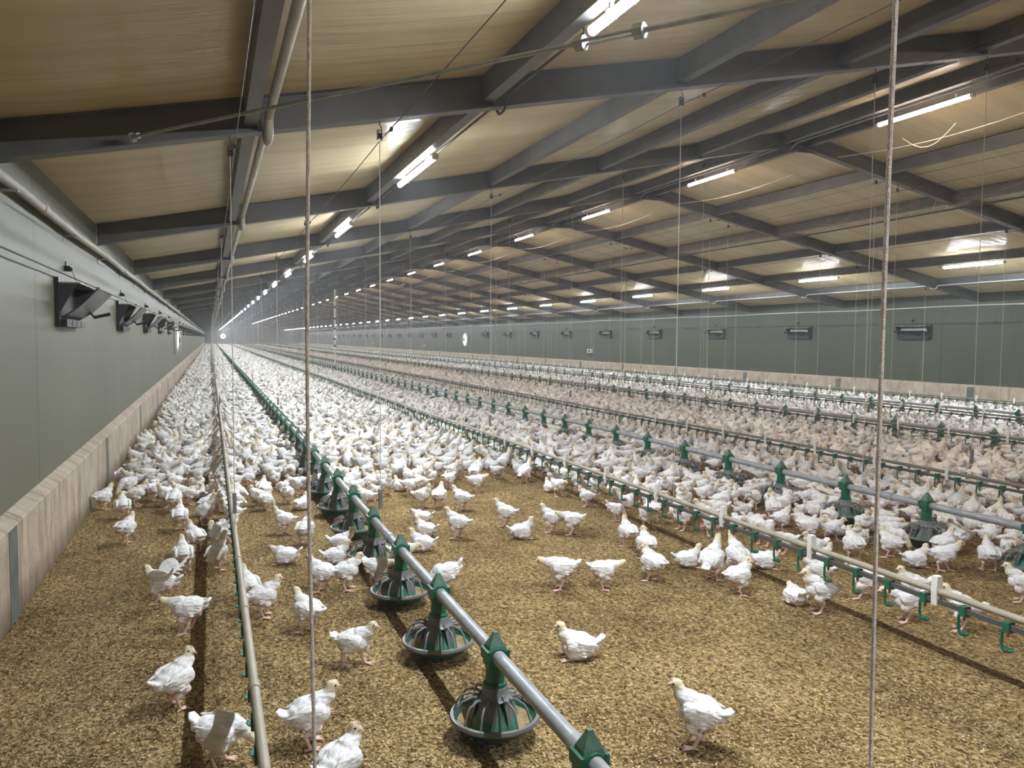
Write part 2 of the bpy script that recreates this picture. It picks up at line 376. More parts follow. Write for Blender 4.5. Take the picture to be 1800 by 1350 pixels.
# purlins: C-sections running the length of the house, cut at the frames
for x in PURLINS + PURLINS_R:
    mb = MB(); s_ = 1 if x < X_RIDGE else -1
    zb, zt = zc(x) - 0.195, zc(x) - 0.002
    w = 0.085
    c_sec = [(-w / 2, zb), (w / 2, zb), (w / 2, zb + 0.022), (w / 2 - 0.005, zb + 0.022), (w / 2 - 0.005, zb + 0.005), (-w / 2 + 0.005, zb + 0.005),
             (-w / 2 + 0.005, zt - 0.005), (w / 2, zt - 0.005), (w / 2, zt), (-w / 2, zt)]
    c_sec = [(a * s_, b_) for a, b_ in c_sec]
    if s_ < 0: c_sec.reverse()
    for ya, yb in zip(ys[:-1], ys[1:]):
        mb.prism(c_sec, lambda a, b_, t: (x + a, t, b_), ya + 0.008, yb - 0.008)
    struct(mb.build('purlin_beam', 'steel'))
# end wall doors
def door(nm, x0, x1, z1):
    d = MB().box((x0 + .08, Y1 - 0.05, 0.0), (x1 - .08, Y1 - 0.001, z1 - .08)).build(nm, 'door_panel'); struct(d)
    fr = MB().box((x0, Y1 - 0.08, 0), (x0 + .08, Y1 - .001, z1)).box((x1 - .08, Y1 - 0.08, 0), (x1, Y1 - .001, z1)).box((x0 + .08, Y1 - 0.08, z1 - .08), (x1 - .08, Y1 - .001, z1))
    fr.build('door_frame', 'door_trim', d); MB().tube([(x1 - .25, Y1 - .1, 1.05), (x1 - .13, Y1 - .1, 1.05), (x1 - .13, Y1 - .05, 1.05)], 0.012, 8).build('door_handle', 'zinc', d)
door('door_1', 6.85, 9.25, 3.9); door('door_2', 16.6, 17.75, 2.6)

# ------------------------------------------------------------------ lamps
def make_lamp(kind):
    root = empty('tube_light', (0, 0, 0))
    dif, hou = MB(), MB(); n_ = 18          # the strip inside shines downwards, the opal back of the tube only glows
    for k in range(n_):
        a, b_ = 2 * math.pi * k / n_, 2 * math.pi * (k + 1) / n_
        q_ = [(.027 * math.sin(t_), y, -.027 * math.cos(t_)) for t_, y in ((a, -.72), (b_, -.72), (b_, .72), (a, .72))]
        (hou if 2 <= k <= 15 else dif).add(q_, [(0, 1, 2, 3)])
    dif.build('diffuser_tube', kind, root, True); hou.build('tube_back', kind.replace('tube_', 'tube_back_'), root, True)
    for e in (-1, 1):
        MB().tube([(0, e * .72, 0), (0, e * .765, 0)], 0.030, 12).build('end_cap', 'white_plastic', root, True)
        mb = MB().box((-.012, e * .5 - .01, 0.026), (.012, e * .5 + .01, 0.085)).box((-.03, e * .5 - .014, 0.022), (.03, e * .5 + .014, 0.027))
        mb.build('mounting_clip', 'zinc', root)
    loop = [(0, .765, 0), (0, .81, .0), (.015, .85, .03), (.02, .88, .085), (.0, .86, .12)]
    MB().tube(loop, 0.006, 6).build('lamp_cable', 'cable', root)
    return root
lamp_rows = [('tube_cool', 1.985, 3.448, 8.02, 'white tube light', 'cool tube lights along the first purlin row'),
             ('tube_warm', 8.81, 4.79, 8.02, 'warm tube light under the ridge', 'warm tube lights along the ridge'),
             ('tube_cool', 15.63, 3.448, 8.02, 'white tube light under the right-hand roof slope', 'cool tube lights along the far roof slope')]
ROWNM = ['over the first feed line', 'under the roof ridge', 'on the far roof slope']
for (kind, x, z, y8, lab, grp), rn in zip(lamp_rows, ROWNM):
    proto = None; seen = 0
    for k in range(-2, 38):
        y = y8 + BAY * k
        if not Y0 + 1 < y < Y1 - 2: continue
        if proto is None: o = proto = make_lamp(kind)
        else: o = copy_tree(proto)
        o.location = (x, y, z)
        tone = 'warm white' if kind == 'tube_warm' else 'cool white'
        g = None
        if in_view((x, y, z), 60):
            if seen < 8: lb = '%s tube light %s, %s from the near end' % (tone, rn, ORD[seen])
            else: lb = '%s tube light %s, small and far down the row' % (tone, rn); g = grp
            seen += 1
        else:
            lb = '%s tube light %s, above and outside the view' % (tone, rn); g = grp + ' out of view'
        tag(o, lb, 'light', g)

# ------------------------------------------------------------------ pipes and cables along walls and roof
mb = MB(); pts = [(XL + 0.07, y, 2.70 + 0.008 * math.sin(y * 1.3)) for y in np.arange(Y0 + .1, Y1 - .2, 1.18)]
mb.tube(pts, 0.034, 10)
for y in np.arange(Y0 + 2, Y1 - 1, 5.9): mb.tube([(XL + .07, y, 2.70 + 0.008 * math.sin(y * 1.3)), (XL + .07, y + .12, 2.70 + 0.008 * math.sin(y * 1.3))], 0.041, 10)
wp = mb.build('wall_pipe', 'pvc', None, True); tag(wp, 'beige plastic pipe running along the top of the left wall', 'pipe')
mb = MB()
for y in np.arange(Y0 + 1, 120, 2.36): mb.box((XL + 0.0, y, 2.65), (XL + .115, y + .03, 2.665)).box((XL, y, 2.6), (XL + .006, y + .03, 2.75))
mb.build('pipe_bracket', 'zinc', wp)
cd = MB().tube([(XR - .03, y, 2.72 + 0.012 * math.sin(y * .9)) for y in np.arange(Y0 + .1, Y1 - .2, 1.2)], 0.016, 8).build('wall_conduit', 'white_plastic', None, True)
tag(cd, 'thin white conduit running along the top of the right wall', 'pipe')
for xw, s_, nm in ((XL, 1, 'left'), (XR, -1, 'right')):
    mb = MB().tube([(xw + s_ * .075, Y0 + .1, 2.275), (xw + s_ * .075, Y1 - .2, 2.275)], 0.006, 6)
    for y in np.arange(9.85, 120, BAY): mb.lathe([(0.004, -.02), (.022, -.018), (.022, .018), (.004, .02)], (xw + s_ * .075, y, 2.27), 10, 'Y')
    o = mb.build('inlet_rod', 'cable')
    tag(o, 'thin dark steel rod linking the air inlets on the %s wall' % ('left' if s_ > 0 else 'right'), 'rod')
def looped_pipe(x, zoff, r, depth, mt, label, ymax):
    pts = []; z = zc(x) - zoff
    for y in FRAMES:
        if y > ymax: break
        zb = zc(x) - 0.25 - r - depth
        pts += [(x, y - .30, z), (x, y - .16, z), (x, y - .115, z - .02), (x, y - .095, zb + .04), (x, y - .06, zb + .008), (x, y, zb),
                (x, y + .06, zb + .008), (x, y + .095, zb + .04), (x, y + .115, z - .02), (x, y + .16, z), (x, y + .30, z)]
    o = MB().tube(pts, r, 10).build('roof_pipe', mt, None, True)
    return tag(o, label, 'pipe')
looped_pipe(0.385, 0.155, 0.030, 0.015, 'pvc', 'beige plastic pipe beside the lowest purlin, bent under each rafter by the left wall', 186)
looped_pipe(2.075, 0.185, 0.010, 0.02, 'cable', 'thin dark cable pipe beside the purlin of the first lamp row, looped under each rafter', 120)
looped_pipe(17.27, 0.185, 0.014, 0.01, 'white_plastic', 'thin white pipe beside the lowest purlin of the far slope, bent under each rafter', 186)
looped_pipe(8.70, 0.22, 0.012, 0.02, 'zinc', 'thin grey cable pipe beside the ridge purlins, bent under each rafter', 120)
# rolled netting hung from a purlin of the far slope
net = empty('netting_curtain', (12.26, 0, 0))
tag(net, 'long pale netting strip hung from a purlin of the far roof slope', 'netting')
mb = MB(); n_ = 90; yy = np.linspace(Y0 + 1, 150, n_)
vs_ = []
for j, y in enumerate(yy):
    for i in range(4):
        t_ = i / 3; vs_.append((0.03 * math.sin(y * 1.7 + i), y, 4.43 - t_ * (0.335 + 0.02 * math.sin(y * .8))))
mb.add(vs_, [(j * 4 + i, j * 4 + i + 1, (j + 1) * 4 + i + 1, (j + 1) * 4 + i) for j in range(n_ - 1) for i in range(3)])
mb.build('net', 'netting', net)
MB().tube([(0, y, 4.085 + .012 * math.sin(y * .8)) for y in yy], 0.016, 8).build('bottom_bar', 'cable', net)
for y in np.arange(10.8, 60, 4.728):
    MB().tube([(0.03, y, 4.45), (0.04, y + .03, 4.28), (0.03, y + .1, 4.08)], 0.008, 6).build('strap', 'white_wire', net)
# diagonal bracing rods of the first bay
def brace(p0, p1, label):
    root = empty('bracing_rod', p0); d = Vector(p1) - Vector(p0); n = d.normalized()
    MB().tube([(0, 0, 0), d * .70], 0.011, 8).tube([d * .76, d], 0.011, 8).build('rod', 'zinc', root, True)
    sd = n.cross(Vector((0, 0, 1))).normalized() * .022
    MB().tube([d * .70 + sd, d * .76 + sd], .007, 6).tube([d * .70 - sd, d * .76 - sd], .007, 6).tube([d * .697, d * .706], .032, 8).tube([d * .754, d * .763], .032, 8).build('turnbuckle', 'zinc', root, True)
    MB().tube([(0, -.02, 0), (0, .06, 0)], .024, 8).tube([n * 0, n * .07], .019, 8).build('rod_end', 'zinc', root, True)
    tag(root, label, 'bracing rod')
pA = Vector((-0.44, YF - .15, 3.0)); 
dA = ray(1025, 75); pB = CAMP + dA * ((2.95) / dA.y)
pE = pA + (pB - pA) * 1.42
brace(pA, pE, 'grey steel bracing rod with turnbuckle crossing the first bay from the left rafter')
# loose white wires under the ridge
def wire(nm, pts, r, label, mt='white_wire', g=None):
    o = MB().tube(pts, r, 6).build(nm, mt); tag(o, label, 'wire', g)
for k in range(0, 14):
    y = YF + BAY * (k + 1)
    pts = []
    for i in range(13):
        t_ = i / 12; pts.append((9.35 + .25 * t_, y - .35 - 3.4 * t_, zc(9.4) - .33 - .10 * math.sin(math.pi * t_)))
    names = ['in the bay of the closest warm lamp', 'in the second bay of warm lamps', 'in the third bay of warm lamps']
    lb = 'loose white wire sagging under the ridge ' + (names[k] if k < 3 else 'in one of the distant bays')
    wire('hanging_wire', pts, 0.005, lb, g=None if k < 3 else 'loose wires in the distant bays')
w0 = (9.5, 9.3, zc(9.5) - .40)
wire('hanging_wire', [(9.42, 8.9 - .11 * i, zc(9.4) - .30 - .22 * math.sin(math.pi * i / 8)) for i in range(9)], 0.005, 'short white wire hanging in a loop below the closest warm lamp')

# ------------------------------------------------------------------ air inlets, wall fans, boxes
def make_inlet(level=False):
    r = empty('air_inlet', (0, 0, 0))       # local: x out of the wall, y along it, z height
    W2, z0, z1 = 0.59, -.21, .21
    MB().box((0, -W2, z0), (.035, -W2 + .05, z1)).box((0, W2 - .05, z0), (.035, W2, z1)).box((0, -W2 + .05, z1 - .035), (.03, W2 - .05, z1)).box((0, -W2 + .05, z0), (.004, W2 - .05, z1 - .035)).build('frame', 'black_plastic', r)
    mb = MB().box((0.004, -W2 + .05, z0), (.085, W2 - .05, z0 + .065))
    for y in (-.25, .0, .25): mb.box((.085, y - .004, z0 + .004), (.088, y + .004, z0 + .06))
    mb.build('sill', 'black_plastic', r)
    mb = MB(); nn = 10; prof = []
    for i in range(nn + 1):
        t_ = i / nn
        if level: prof.append((0.03 + .25 * t_, z0 + .20 + .035 * t_ - .02 * math.sin(math.pi * t_)))
        else: prof.append((0.045 + .21 * t_ + .07 * t_ * t_, z0 + .075 + .27 * t_ - .045 * math.sin(math.pi * t_) - .02 * t_ * t_))
    poly = prof + [(a - .008, b_ + .010) for a, b_ in reversed(prof)]
    for i in range(nn):
        q_ = [poly[i], poly[i + 1], poly[2 * nn - i], poly[2 * nn + 1 - i]]
        mb.prism(q_, lambda a, b_, t: (a, t, b_), -W2 + .07, W2 - .07)
    mb.build('flap', 'flap_plastic', r, True)
    if level:
        MB().box((.004, -W2 + .05, z0 + .066), (.028, W2 - .05, z0 + .19)).build('lower_panel', 'black_plastic', r)
        MB().box((.004, -W2 + .12, z0 + .24), (.012, W2 - .16, z1 - .09)).build('grille', 'zinc', r)
    for e in (-1, 1):
        y = e * (W2 - .06)
        MB().prism([(0.004, z0 + .07), (0.004, z1 - .04), (.17, z1 - .05)], lambda a, b_, t: (a, t, b_), y - .004, y + .004).build('cheek', 'flap_plastic', r)
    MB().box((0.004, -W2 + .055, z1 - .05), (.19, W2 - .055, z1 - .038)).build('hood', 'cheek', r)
    MB().tube([(.09, W2 - .28, z0 + .12), (.16, W2 - .27, z0 + .145), (.19, W2 - .27, z0 + .10), (.33, W2 - .27, z0 + .135)], .016, 8).build('lever', 'black_plastic', r, True)
    mb = MB().lathe([(.004, -.010), (.022, -.008), (.018, 0), (.022, .008), (.004, .010)], (.045, -.05, .315), 12, 'Y').box((0, -.055, .295), (.045, -.045, .345)).tube([(0.012, -.05, .345), (.012, -.05, .385)], .006, 6).tube([(.06, -.05, .31), (.10, -.02, .18), (.20, -.01, .16)], .0025, 5)
    mb.build('pull_cord', 'black_plastic', r)
    return r
inlets = {}
FAN_L, FAN_R = [5], [11, 26]
for xw, rz, side, fans in ((XL, 0, 'left', FAN_L), (XR, math.pi, 'right', FAN_R)):
    seen = 0
    for k in range(-2, 38):
        y = 8.25 + BAY * k
        if k in fans or y > Y1 - 3: continue
        lvl = side == 'right' or k > 2
        if lvl not in inlets: o = inlets[lvl] = make_inlet(lvl)
        else: o = copy_tree(inlets[lvl])
        o.location = (xw, y - (.55 if side == 'right' else 0), 2.04); o.rotation_euler = (0, 0, rz)
        g = None
        if in_view((xw, y, 2.04), 30):
            ref = 'pale concrete kerb wall on the left' if side == 'left' else 'far wall on the right'
            if seen < (5 if side == 'left' else 9):
                lb = 'black air inlet with tilted flap on the %s wall, %s from the near end' % (side, ORD[seen])
            else: lb = 'small black air inlet far along the %s wall' % side; g = 'distant air inlets on the %s wall' % side
            seen += 1
        else: lb = 'black air inlet on the %s wall beside the camera, out of view' % side; g = 'air inlets out of view on the %s wall' % side
        tag(o, lb, 'air inlet', g)
def make_fan(R):
    r = empty('wall_fan', (0, 0, 0))
    MB().box((0, -R - .06, -R - .06), (.03, R + .06, R + .06)).build('frame', 'door_panel', r)
    MB().lathe([(R, 0.03), (R, .07), (R * .96, .10), (R * .9, .07), (R * .9, .035)], (0, 0, 0), 32, 'X').build('inlet_ring', 'fan_white', r, True)
    MB().lathe([(0.001, .15), (R * .3, .14), (R * .65, .10), (R * .9, .036)], (0, 0, 0), 32, 'X').build('daylight_opening', 'daylight', r, True)
    MB().lathe([(0.001, .20), (R * .22, .20), (R * .26, .17), (R * .26, .05)], (0, 0, 0), 16, 'X').build('motor', 'black_plastic', r, True)
    mb = MB()
    for k in range(6):
        a = k * math.pi / 3; ca, sa = math.cos(a), math.sin(a)
        mb.add([(x_, ca * rr - sa * ww, sa * rr + ca * ww) for x_, rr, ww in ((.155, .08, -.025), (.165, .08, .025), (.165, R * .85, .03), (.155, R * .85, -.03))] +
               [(x_ + .005, ca * rr - sa * ww, sa * rr + ca * ww) for x_, rr, ww in ((.155, .08, -.025), (.165, .08, .025), (.165, R * .85, .03), (.155, R * .85, -.03))],
               [(0, 1, 2, 3), (7, 6, 5, 4), (0, 4, 5, 1), (1, 5, 6, 2), (2, 6, 7, 3), (3, 7, 4, 0)])
    mb.build('blades', 'zinc', r)
    mb = MB()
    for q_ in (.35, .6, .85, 1.0):
        pts = [(.21 if q_ < 1 else .1, R * q_ * math.cos(a), R * q_ * math.sin(a)) for a in np.linspace(0, 2 * math.pi, 29)]
        mb.tube(pts, .006, 5, False)
    for a in np.linspace(0, math.pi, 5)[:-1]:
        mb.tube([(.21, -R * .85 * math.cos(a), -R * .85 * math.sin(a)), (.21, R * .85 * math.cos(a), R * .85 * math.sin(a))], .006, 5)
    mb.build('guard', 'zinc', r)
    return r
for (x, y, z, rz, R, lb) in ((XL, 31.7, 1.64, 0, .50, 'bright round wall fan glowing with daylight on the left wall'),
                             (XR, 59.8, 1.69, math.pi, .50, 'bright round wall fan glowing with daylight on the right wall'),
                             (XR, 128.9, 1.7, math.pi, .50, 'tiny bright wall fan far along the right wall beside the white pole'),
                             (2.65, Y1, 1.95, -math.pi / 2, .58, 'white glowing round fan in the distant end wall')):
    f = make_fan(R); f.location = (x, y, z); f.rotation_euler = (0, 0, rz); tag(f, lb, 'fan')
def wall_box(y, z, w, h, lb, g=None):
    r = empty('control_box', (XR, y, z))
    MB().box((-.12, -w / 2, -h / 2), (0, w / 2, h / 2)).build('housing', 'white_plastic', r)
    MB().box((-.128, -w * .3, -h * .3), (-.121, w * .2, h * .35)).build('cover', 'black_plastic', r)
    MB().tube([(-.06, .06, -h / 2), (-.06, .08, -h / 2 - .12), (-.03, -.04, -h / 2 - .2), (-.02, -.1, -h / 2 - .12)], .012, 6).build('wire', 'cable', r)
    tag(r, lb, 'control box', g)
wall_box(37.8, 1.16, .42, .20, 'grey control box with dark cover and hanging wire on the right wall')
for y in (72.5, 98, 118): wall_box(y, 1.1, .4, .2, 'tiny grey control box low on the distant right wall', 'distant control boxes on the right wall')
# posts
def pole(u, v, top, lb, knobs):
    p = floor_at(u, v); r = empty('pole', (p.x, p.y, 0)); r.location.z = 0
    MB().tube([(0, 0, 0), (0, 0, top)], .045, 12).build('shaft', 'white_plastic', r, True)
    MB().tube([(0, 0, 0), (0, 0, .35)], .075, 12).build('foot', 'black_plastic', r, True)
    for z in knobs: MB().tube([(0, 0, z), (0, 0, z + .09)], .065, 10).build('knob', 'black_plastic', r, True)
    tag(r, lb, 'pole')
pole(589, 653, zc(6.0) - .28, 'tall white pole with black knobs rising from the flock to the roof', (1.3, 1.65, 2.2, 2.7, 3.3))
pole(454, 610.5, zc(8.0) - .32, 'thin pale pole standing far off near the end wall', (1.5,))

# ------------------------------------------------------------------ feed lines
def make_pan():
    r = empty('feed_pan', (0, 0, 0))
    MB().lathe([(0.001, .028), (.10, .028), (.135, .040), (.172, .072), (.186, .092), (.180, .092), (.165, .074), (.13, .047), (.10, .037), (0.001, .037)], n=32).build('bowl', 'green', r, True)
    MB().lathe([(.196, .088), (.200, .096), (.197, .108), (.184, .110), (.180, .102), (.184, .090), (.196, .088)], n=36).build('rim', 'grey_plastic', r, True)
    MB().lathe([(.075, .125), (.095, .085), (.105, .05), (.10, .037)], n=24).lathe([(.03, .17), (.05, .15), (.075, .125)], n=24).build('inner_cone', 'green_inner', r, True)
    MB().lathe([(.101, .046), (.13, .055), (.165, .076)], n=28).build('feed_ring', 'feed', r)
    mb = MB().lathe([(.047, .238), (.056, .232), (.060, .205), (.066, .192), (.080, .182), (.074, .178), (.056, .190)], n=28)
    n_ = 14
    for k in range(n_):
        a = 2 * math.pi * k / n_; ca, sa = math.cos(a), math.sin(a)
        P_ = lambda rr, z: (ca * rr, sa * rr, z)
        mb.tube([P_(.074, .183), P_(.105, .192), P_(.150, .178), P_(.163, .160), P_(.184, .105)], [.0075, .0055, .0050, .0050, .0050], 6)
    for k in range(4):
        a = math.pi / 4 + math.pi / 2 * k; ca, sa = math.cos(a), math.sin(a)
        q_ = lambda rr, w, z: (ca * rr - sa * w, sa * rr + ca * w, z)
        mb.add([q_(.058, -.042, .205), q_(.058, .042, .205), q_(.082, .046, .12), q_(.094, .040, .052), q_(.094, -.040, .052), q_(.082, -.046, .12)] +
               [q_(.053, -.042, .205), q_(.053, .042, .205), q_(.077, .046, .12), q_(.089, .040, .052), q_(.089, -.040, .052), q_(.077, -.046, .12)],
               [(0, 1, 2, 5), (5, 2, 3, 4), (7, 6, 11, 8), (8, 11, 10, 9), (0, 6, 7, 1), (1, 7, 8, 2), (2, 8, 9, 3), (3, 9, 10, 4), (4, 10, 11, 5), (5, 11, 6, 0)])
    mb.build('grill', 'grey_plastic', r, True)
    mb = MB().lathe([(.050, .225), (.054, .235), (.052, .248), (.043, .252), (.041, .31), (.046, .325), (.046, .34)], n=24)
    mb.box((-.044, -.040, .325), (.044, .040, .392))
    mb.tube([(0, -.047, FEEDZ), (0, .047, FEEDZ)], .044, 18)
    for e in (-1, 1): mb.box((e * .046 - .006, -.046, .352), (e * .046 + .006, .046, .398))
    mb.build('drop_tube', 'green', r, True)
    mb = MB(); z0, z1, z2 = .392, .445, .462
    sq = lambda a, b_, z: [(-a, -b_, z), (a, -b_, z), (a, b_, z), (-a, b_, z)]
    mb.add(sq(.042, .038, z0) + sq(.036, .032, z0 + .02) + sq(.014, .012, z1 + .012) + sq(.009, .008, z2 + .008), [(0, 1, 5, 4), (1, 2, 6, 5), (2, 3, 7, 6), (3, 0, 4, 7), (4, 5, 9, 8), (5, 6, 10, 9), (6, 7, 11, 10), (7, 4, 8, 11), (8, 9, 13, 12), (9, 10, 14, 13), (10, 11, 15, 14), (11, 8, 12, 15), (12, 13, 14, 15)])
    mb.build('cap', 'cap_dust', r)
    return r
def far_pan():                            # the same pan in fewer faces
    mb = MB().slot(0).lathe([(0.001, .028), (.10, .028), (.135, .040), (.186, .092), (.165, .074), (.10, .037)], n=14).lathe([(.05, .225), (.042, .25), (.042, .33)], n=8).tube([(0, -.047, FEEDZ), (0, .047, FEEDZ)], .044, 8)
    mb.add([(-.042, -.038, .392), (.042, -.038, .392), (.042, .038, .392), (-.042, .038, .392), (0, 0, .468)], [(0, 1, 4), (1, 2, 4), (2, 3, 4), (3, 0, 4)])
    mb.slot(1).lathe([(.198, .09), (.197, .108), (.183, .108), (.182, .09)], n=14).lathe([(.05, .235), (.062, .20), (.085, .12), (.098, .05)], n=8)
    for k in range(10):
        a = 2 * math.pi * k / 10; mb.tube([(math.cos(a) * rr, math.sin(a) * rr, z) for rr, z in ((.07, .187), (.15, .178), (.184, .105))], .005, 3, False)
    return mb
far_me = far_pan().mesh('feed_pan', ['green', 'grey_plastic'], True)
FEEDNM = ['beside the left drinker line', 'in the middle of the dense flock', 'behind the fourth drinker line', 'by the right wall']
FEEDREF = [o_ + ' feed line from left wall' for o_ in ORD[:4]]
FEED_PH = [2.28, 4.07, 9.4, 10.9]
cand = []
for li, x in enumerate(FEED):
    y = FEED_PH[li] % 0.925 + Y0 + 1.0 - (Y0 + 1.0) % 0.925
    while y < Y1 - 2:
        if in_view((x, y, .2), 500): cand.append(((Vector((x, y, .2)) - CAMP).length + (0 if in_view((x, y, .2), 130) else 1000), li, x, y))
        y += 0.925
cand.sort()
keep, rest = cand[:300], cand[300:]
proto = make_pan(); used = False; cnt = [0] * 4
for d, li, x, y in keep:
    if d < 17:
        o = proto if not used else copy_tree(proto); used = True
    else: o = link('feed_pan', far_me)
    o.location = (x, y, 0)
    i = cnt[li]; cnt[li] += 1
    if i < 12: tag(o, 'green and grey feed pan, %s in view on %s' % (ORD[i], FEEDREF[li]), 'feed pan')
    else: tag(o, 'small green feed pan in the distant row on the ' + FEEDREF[li], 'feed pan', 'distant pans on the ' + FEEDREF[li])
mb = MB(); fp = far_pan(); fv = np.array(fp.v)
lo = MB().lathe([(.10, .03), (.19, .095), (.10, .2), (.045, .25), (.045, .40), (0.001, .465)], n=6)
vs_ = np.array(lo.v)
for d, li, x, y in rest: mb.add(vs_ + [x, y, 0], lo.f)
tag(mb.build('distant_feed_pans', 'green'), 'merged green band of tiny feed pans at the far end of the feed lines', 'feed pans', kind='stuff')
for li, x in enumerate(FEED):
    mb = MB(); pts = [(x, y, FEEDZ + 0.006 * math.sin(y * .66)) for y in np.arange(Y0 + .5, Y1 - 1, 1.19)]
    mb.tube(pts, .031, 14)
    for y in np.arange(Y0 + 3.2, Y1 - 2, 3.05): mb.tube([(x, y, FEEDZ + 0.006 * math.sin(y * .66)), (x, y + .09, FEEDZ + 0.006 * math.sin(y * .66))], .036, 14)
    tag(mb.build('feed_pipe', 'feed_pipe_zinc', None, True), 'long galvanised feed pipe of the ' + FEEDREF[li], 'pipe')

# ------------------------------------------------------------------ drinker lines
def cup_mesh(s_):
    mb = MB()
    mb.box((-.022, -.018, -.083), (.022, .018, -.030))
    mb.tube([(0, -s_ * .012, -.07), (0, -s_ * .032, -.085), (0, -s_ * .034, -.150), (0, -s_ * .024, -.172), (0, 0, -.178)], .0075, 6)
    mb.lathe([(0.001, -.182), (.024, -.180), (.032, -.170), (.030, -.169), (.022, -.176), (0.001, -.177)], n=16)
    return mb.mesh('drip_cup', 'green', True)
DREF = [o_ + ' drinker line from left wall' for o_ in ORD[:6]]
clip_me = MB().prism([(-.020, -.075), (.020, -.075), (.024, .0), (.018, .082), (-.018, .082), (-.024, .0)], lambda a, b_, t: (a, t, b_), -.018, .018).mesh('hanger_clip', 'white_plastic')
clip0_me = MB().tube([(0, -.03, 0), (0, .03, 0)], .0225, 12).prism([(-.016, -.070), (.016, -.070), (.016, .0), (-.016, .0)], lambda a, b_, t: (a, t, b_), -.016, .016).mesh('hanger_clip', 'support_tube', True)
nip_me = MB().slot(0).tube([(0, 0, -.083), (0, 0, -.105)], .008, 8).slot(1).tube([(0, 0, -.105), (0, 0, -.118)], .003, 6).mesh('nipple', ['red_plastic', 'zinc'])
for li, x in enumerate(DRINK):
    r = empty('drinker_line', (x, 0, TOPZ)); tag(r, 'long green and beige ' + DREF[li], 'drinker line')
    n0, n1 = Y0 + .6, Y1 - 1.2
    wob = lambda y: 0.005 * math.sin(y * .7 + li)
    mb = MB().tube([(0, y, wob(y)) for y in np.arange(n0, n1, 1.1)], .0185, 12)
    for y in np.arange(n0 + 1.5, n1, 3.0): mb.tube([(0, y, wob(y)), (0, y + .14, wob(y))], .0215, 12)
    mb.build('support_pipe', 'support_tube' if li < 2 else 'dark_tube', r, True)
    pr = [(-.013, -.068), (.013, -.068), (.013, -.042), (-.013, -.042)]
    mb = MB()
    for ya in np.arange(n0, n1, 2.2):
        mb.prism(pr, lambda a, b_, t: (a, t, b_ + wob(ya)), ya, min(ya + 2.21, n1))
    mb.build('water_pipe', 'water_tube', r)
    cme = cup_mesh(-1)
    C_ = [y for y in np.arange(n0 + .11, n1 - .2, .243)]
    vis = sorted([y for y in C_ if in_view((x, y, .3), 450)], key=lambda y: (not in_view((x, y, .3), 30), (Vector((x, y, .3)) - CAMP).length))
    for y in vis[:100]: link('drip_cup', cme, r, (0, y, wob(y)))
    for y in vis[:30]: link('nipple', nip_me, r, (0, y, wob(y)))
    lo = MB().box((-.022, -.018, -.083), (.022, .018, -.030)).box((-.006, .026, -.178), (.006, .040, -.07)).box((-.026, -.026, -.184), (.026, .034, -.174))
    lv = np.array(lo.v); mb = MB()
    for y in vis[100:]:
        mb.add(lv + [0, y, 0], lo.f)
    mb.build('drip_cups', 'green', r)['kind'] = 'stuff'
    K_ = [y for y in np.arange(n0 + .9, n1 - .3, .955) if in_view((x, y, .4), 450)]
    K_.sort(key=lambda y: (not in_view((x, y, .4), 30), (Vector((x, y, .4)) - CAMP).length))
    for y in K_[:100]: link('hanger_clip', clip_me if li else clip0_me, r, (0, y + .02, wob(y)))

# ------------------------------------------------------------------ winch cables, pulleys and drop cords over every line
LINES = sorted([(x, TOPZ + .02, 'drinker', i) for i, x in enumerate(DRINK)] + [(x, FEEDZ + .03, 'feed', i) for i, x in enumerate(FEED)])
hook_me = MB().tube([(0, 0, .0), (0, 0, -.03), (.014, 0, -.045), (.014, 0, -.062), (-.002, 0, -.07), (-.010, 0, -.058)], .004, 6).mesh('pulley_hook', 'cable')
block_me = MB().lathe([(.003, -.013), (.024, -.012), (.020, 0), (.024, .012), (.003, .013)], (0, 0, -.105), 12, 'X').box((-.017, -.012, -.135), (-.013, .012, -.065)).box((.013, -.012, -.135), (.017, .012, -.065)).mesh('pulley_block', 'black_plastic')
dist_far = []
for x, zt, kind, i in LINES:
    zb = zc(x) - 0.243
    nm = (DREF[i] if kind == 'drinker' else FEEDREF[i])
    zcab = zb - .115
    o = MB().tube([(x + .022, y, zcab - .02 * abs(math.sin((y - YF) * math.pi / BAY))) for y in np.arange(YF - 2 * BAY, 186, BAY / 4)], .0035, 5).build('winch_cable', 'cable')
    tag(o, 'dark winch cable under the roof above the ' + nm, 'cable')
    first = True; seen = 0
    for k, y in enumerate(FRAMES):
        if y > 150 or y < 3 or not (in_view((x, y, zb), 30) or in_view((x, y, 1.0), 30)): continue
        cl = MB().tube([(0, 0, -.135), (.0, 0, (zt - zb))], .0032, 5)
        if (k + i) % 2 == 0 and y < 60: wt = MB().box((-.013, -.013, zt - zb + .11), (.013, .013, zt - zb + .25))
        else: wt = None
        r = empty('line_hoist', (x, y, zb))
        if wt: wt.build('tension_block', 'grey_plastic', r)
        if y < 45:
            cl.build('cord', 'cord', r); link('pulley_hook', hook_me, r); link('pulley_block', block_me, r)
            MB().tube([(.012, -.02, -.10), (.02, -.28, -.135)], .002, 4).lathe([(.003, -.01), (.016, -.008), (.016, .008), (.003, .01)], (.022, -.29, -.125), 8, 'X').build('cable_clamp', 'black_plastic', r)
        else: cl.box((-.02, -.02, -.14), (.02, .02, 0)).build('cord', 'cord', r)
        if seen < 6: tag(r, 'hanging cord and pulley of %s, %s rafter in view' % (nm, ORD[seen]), 'hoist cord')
        else: tag(r, 'thin distant hanging cord over the ' + nm, 'hoist cord', 'distant hoist cords over the ' + nm)
        seen += 1
